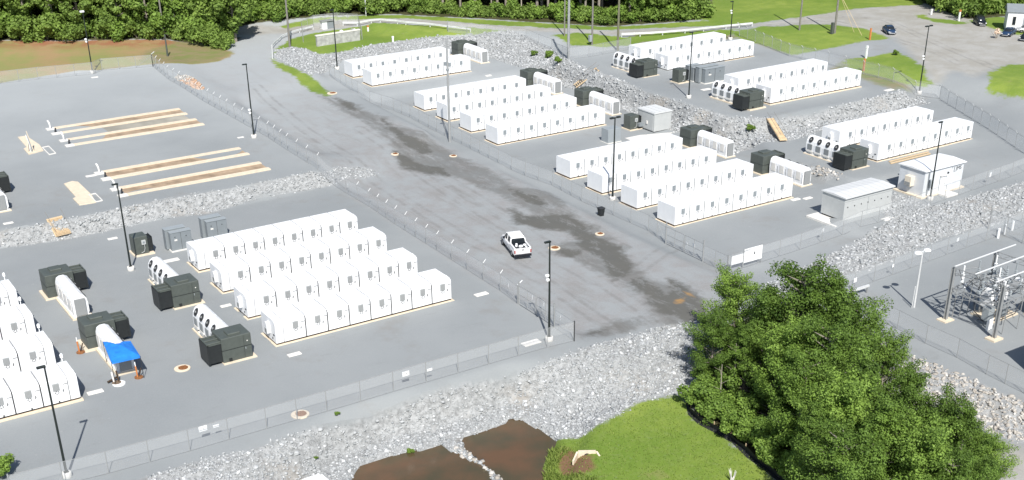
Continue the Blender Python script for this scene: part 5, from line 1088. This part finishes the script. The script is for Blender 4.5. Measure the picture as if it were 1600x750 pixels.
# woodland across the top
WT = [tree_proto('broad', 15, 4.2, 7500, .62, leaf_f, .20, 60), tree_proto('broad', 16, 3.8, 6500, .6, leaf_f, .38, 48), tree_proto('pine', 17, 3.4, 6000, .6, leaf_f, .45, 44), tree_proto('broad', 14, 4.0, 7500, .55, leaf_b, .14, 60)]
WB = [bush_proto(2.3, 3.6, 1500, .48, leaf_b), bush_proto(2.0, 2.8, 1300, .44, leaf_f), bush_proto(2.6, 4.6, 1800, .5, leaf_f)]
def wood(edge, lab, d_bush, rows, kinds, bs=2.6, bscale=1.0):
    e = atw(edge); e = np.array(e); q = resample([tuple(p) for p in e], bs); away = np.array([fwd[0], fwd[1]]); away /= np.hypot(*away)
    for i, p in enumerate(q):
        for r_ in range(2):
            x, y = p+away*(d_bush+r_*2.2+random.uniform(-.8, .8))+np.array([random.uniform(-.9, .9), random.uniform(-.9, .9)])
            plant_bush(WB[random.choice(kinds[1])], g(x, y, -.1), bscale*random.uniform(.75, 1.25), 'undergrowth bush '+lab, 'undergrowth bushes '+lab, random.uniform(.8, 1.2))
    for off, st in rows:
        q = resample([tuple(p) for p in e], st)
        for p in q:
            x, y = p+away*(off+random.uniform(-1.5, 1.5))+np.array([random.uniform(-1.5, 1.5), random.uniform(-1.5, 1.5)])
            plant_tree(WT[random.choice(kinds[0])], g(x, y, -.1), random.uniform(.8, 1.15), random.random()*6.28, 'woodland tree '+lab, 'woodland trees '+lab)
wood([(-60, 66), (120, 64), (260, 61), (335, 68)], 'behind the bare soil at the upper left', 1.0, ((3.5, 4.8), (9, 5)), ((0, 0, 3, 1), (0, 1, 2)), 2.7, 1.15)
wood([(325, 68), (348, 75), (346, 60), (343, 46)], 'at the left side of the road mouth', .5, ((5, 5),), ((0, 3), (0, 1, 2)), 2.7)
wood([(352, 40), (400, 34), (500, 23), (620, 20)], 'beyond the far bend of the road', 1.0, ((6, 5), (11, 6)), ((0, 1, 2, 3), (0, 1, 2)), 2.7)
wood([(640, 20), (800, 29), (950, 38), (1085, 30)], 'beyond the far road, top middle', 1.0, ((4.5, 4.2), (9, 5)), ((1, 2, 2), (0, 1)), 2.7, .85)
wood([(1000, 33), (1040, 34), (1090, 26)], 'beside the bright field, right end of the woods', 1, ((2, 4),), ((0, 3), (1, 2)), 2.5)
wood([(1215, -12), (1330, -6), (1430, -4)], 'beyond the bright field', 1, ((4, 5),), ((0, 3), (0, 1)), 3)
wood([(1452, 2), (1480, 14), (1512, 28), (1560, 20), (1600, 10)], 'behind the cars at the upper right', 1.2, ((3, 4.6), (8, 5)), ((0, 3, 1), (0, 1, 2)), 2.6)
# deep woodland mass behind the edge trees
mv, mq, mt, nn = [], [], [], 0
V0, Q0, t0 = tree_mesh('broad', 16, 4.5, 900, 1.5, .1, 30)[1]
for ed, off0 in (([(-200, 66), (120, 64), (340, 60), (400, 30), (620, 18)], 14), ([(640, 18), (950, 34), (1090, 26)], 14), ([(1452, -4), (1512, 20), (1700, 20)], 13)):
    e = atw(ed); away = np.array([fwd[0], fwd[1]]); away /= np.hypot(*away)
    for off in (0, 7, 15, 25):
        for p in resample([tuple(x) for x in e], 6.5):
            x, y = p+away*(off0+off)+rng.normal(0, 1.2, 2); s_ = random.uniform(.85, 1.25); a = random.random()*6.28; ca, sa = math.cos(a), math.sin(a)
            v = V0*s_; v = np.stack([v[:, 0]*ca-v[:, 1]*sa+x, v[:, 0]*sa+v[:, 1]*ca+y, v[:, 2]+3], -1); mv.append(v); mq.append(Q0+nn); mt.append(t0); nn += len(v)
tag(put('distant_wood', npmesh('distant_wood', np.concatenate(mv), np.concatenate(mq), leaf_f, np.concatenate(mt))), kind='stuff')
for px, py, h, lab in ((12, 38, 8, 'pale bare trunk at the far left of the woods'), (92, 22, 10, 'pale leaning trunk in the woods left of the first light pole'), (160, 58, 6, 'thin pale sapling trunk right of the soil-edge light pole'), (303, 18, 9, 'bare trunk in the woods above the road mouth'), (640, 14, 12, 'bare pine trunk above the round lawn'), (700, 16, 12, 'bare pine trunk above the middle of the far road'), (742, 18, 13, 'bare pine trunk in the dark gap of the woods'), (768, 20, 12, 'pale bare trunk right of the dark gap in the woods'), (815, 26, 13, 'bare trunk in the woods before the three road poles'), (1124, 648, 5.5, 'thin pale stem standing behind the silt fence bushes'), (1146, 622, 6, 'short pale dead stem left inside the grove'), (1284, 738, 5, 'thin pale stem at the bottom of the grove')):
    t = thing('bare_tree', lab, 'tree', gp(px, py), random.random()*6); MB().tube((0, 0, -.2), (.25, .1, h), .15 if h > 7 else .07, mat('pale_bark', (.38, .34, .28), .9, var=.25), .06 if h > 7 else .03, 7).build('trunk', t)
    for k in range(4): MB().tube((.2*(.5+k*.1), .05, h*(.5+.12*k)), (.2+.9*math.cos(k*2.1), .9*math.sin(k*2.1), h*(.62+.12*k)), .03, bark, .012, 4).build('branch', t)
# shrubs that stand alone
for px, py, s_, lab in ((1172, 198, .55, 'round green shrub alone on the upper stone slope beside the timber ramp'), (833, 84, .55, 'green shrub on the upper stone slope, left of three'), (856, 87, .7, 'green shrub on the upper stone slope, middle of three'), (872, 95, .6, 'green shrub on the upper stone slope by the thick grey pole'), (1399, 82, .45, 'small shrub at the top of the grass patch beside the blue car'), (528, 668, .2, 'small green weed at the top of the near stone slope'), (493, 714, .16, 'dry weed in the middle of the near stone slope'), (641, 705, .28, 'weed at the left pond edge'), (0, 742, .9, 'bush cut by the lower left corner of the picture'), (1000, 106, .01, '')):
    if lab: plant_bush(BN[1], gp(px, py+4), s_, lab)
plant_p = put('stem', BN[1][0], SHR); sh = put('foliage', npmesh('foliage', *(lambda c: (c[0], c[1], creamf, c[2]))(leafcloud(np.array([[0, 0, 1.6], [.3, .2, 1.1], [-.3, 0, 1.2]]), np.array([.5, .5, .5]), 500, .22))), SHR)
# tall growth between pond and lawn, lawn tufts
def tufts(poly, n_, h0, h1, name, m=grass_m, lean=.35, wd=.05):
    a, b = poly.min(0), poly.max(0); q = a+rng.random((n_*4, 2))*(b-a); q = q[sdf(q[:, 0], q[:, 1], poly) < -.1][:n_]; k = len(q)
    z = gzv(q[:, 0], q[:, 1]); h = rng.uniform(h0, h1, k); th = rng.random(k)*6.28; w_ = wd*(1+h)
    p = np.stack([q[:, 0], q[:, 1], z-.02], -1); u = np.stack([np.cos(th), np.sin(th), 0*th], -1)*w_[:, None]; tip = p+np.stack([rng.normal(0, lean, k)*h, rng.normal(0, lean, k)*h, h], -1)
    V = np.stack([p-u, p+u, tip+u*.3, tip-u*.3], 1).reshape(-1, 3); return tag(put(name, npmesh(name, V, np.arange(k*4).reshape(-1, 4), m, rng.random(k))), kind='stuff')
tufts(GRS[1], 7000, .05, .16, 'lawn_grass', wd=.05)
tufts(P((845, 755), (858, 706), (878, 698), (900, 703), (880, 715), (868, 740), (930, 748), (975, 765), (1000, 800), (840, 800)), 4500, .12, .5, 'tall_grass', grass_m, .35, .045)
# silt fence
sp = A((1076, 622), (1080, 645), (1096, 660), (1125, 675), (1150, 690), (1172, 712), (1200, 732), (1240, 765)); q = resample(sp, .8); o0 = Vector(g(*q[0])); t = thing('silt_fence', 'low black fabric silt fence winding along the lawn edge under the grove', 'silt fence', o0)
mb = MB(); top = []; bot = []
for i, (x, y) in enumerate(q):
    b = Vector((x, y, gz(x, y)))-o0; bot.append(b+Vector((0, 0, -.05))); top.append(b+Vector((.10*math.sin(i*1.3)-.25, .10*math.cos(i*.9)+.1, .68+.08*math.sin(i*1.7))))
k = len(q); mb.add(bot+top, [(i, i+1, k+i+1, k+i) for i in range(k-1)], silt); mb.add([b+Vector((-.5, -.1, .07)) for b in bot]+[b+Vector((.1, 0, .07)) for b in bot], [(i, i+1, k+i+1, k+i) for i in range(k-1)], silt); mb.build('fabric', t)
for i in range(0, k, 3): MB().box(bot[i].x-.03, bot[i].x+.03, bot[i].y-.03, bot[i].y+.03, bot[i].z, bot[i].z+.85, timber).build('stake', t)
for nm in list(bpy.data.objects):
    if nm.name.startswith('tmp'): bpy.data.objects.remove(nm)
# dead bleached stump at the bottom edge
t = thing('dead_stump', 'bleached dead stump sticking up at the bottom edge of the lawn', 'stump', gp(1143, 752))
for k in range(7): MB().tube((.1*math.cos(k), .1*math.sin(k), -.1), (.35*math.cos(k*1.9), .35*math.sin(k*1.9), 1.0+.15*(k % 3)), .07, concw, .02, 5).build('branch', t)
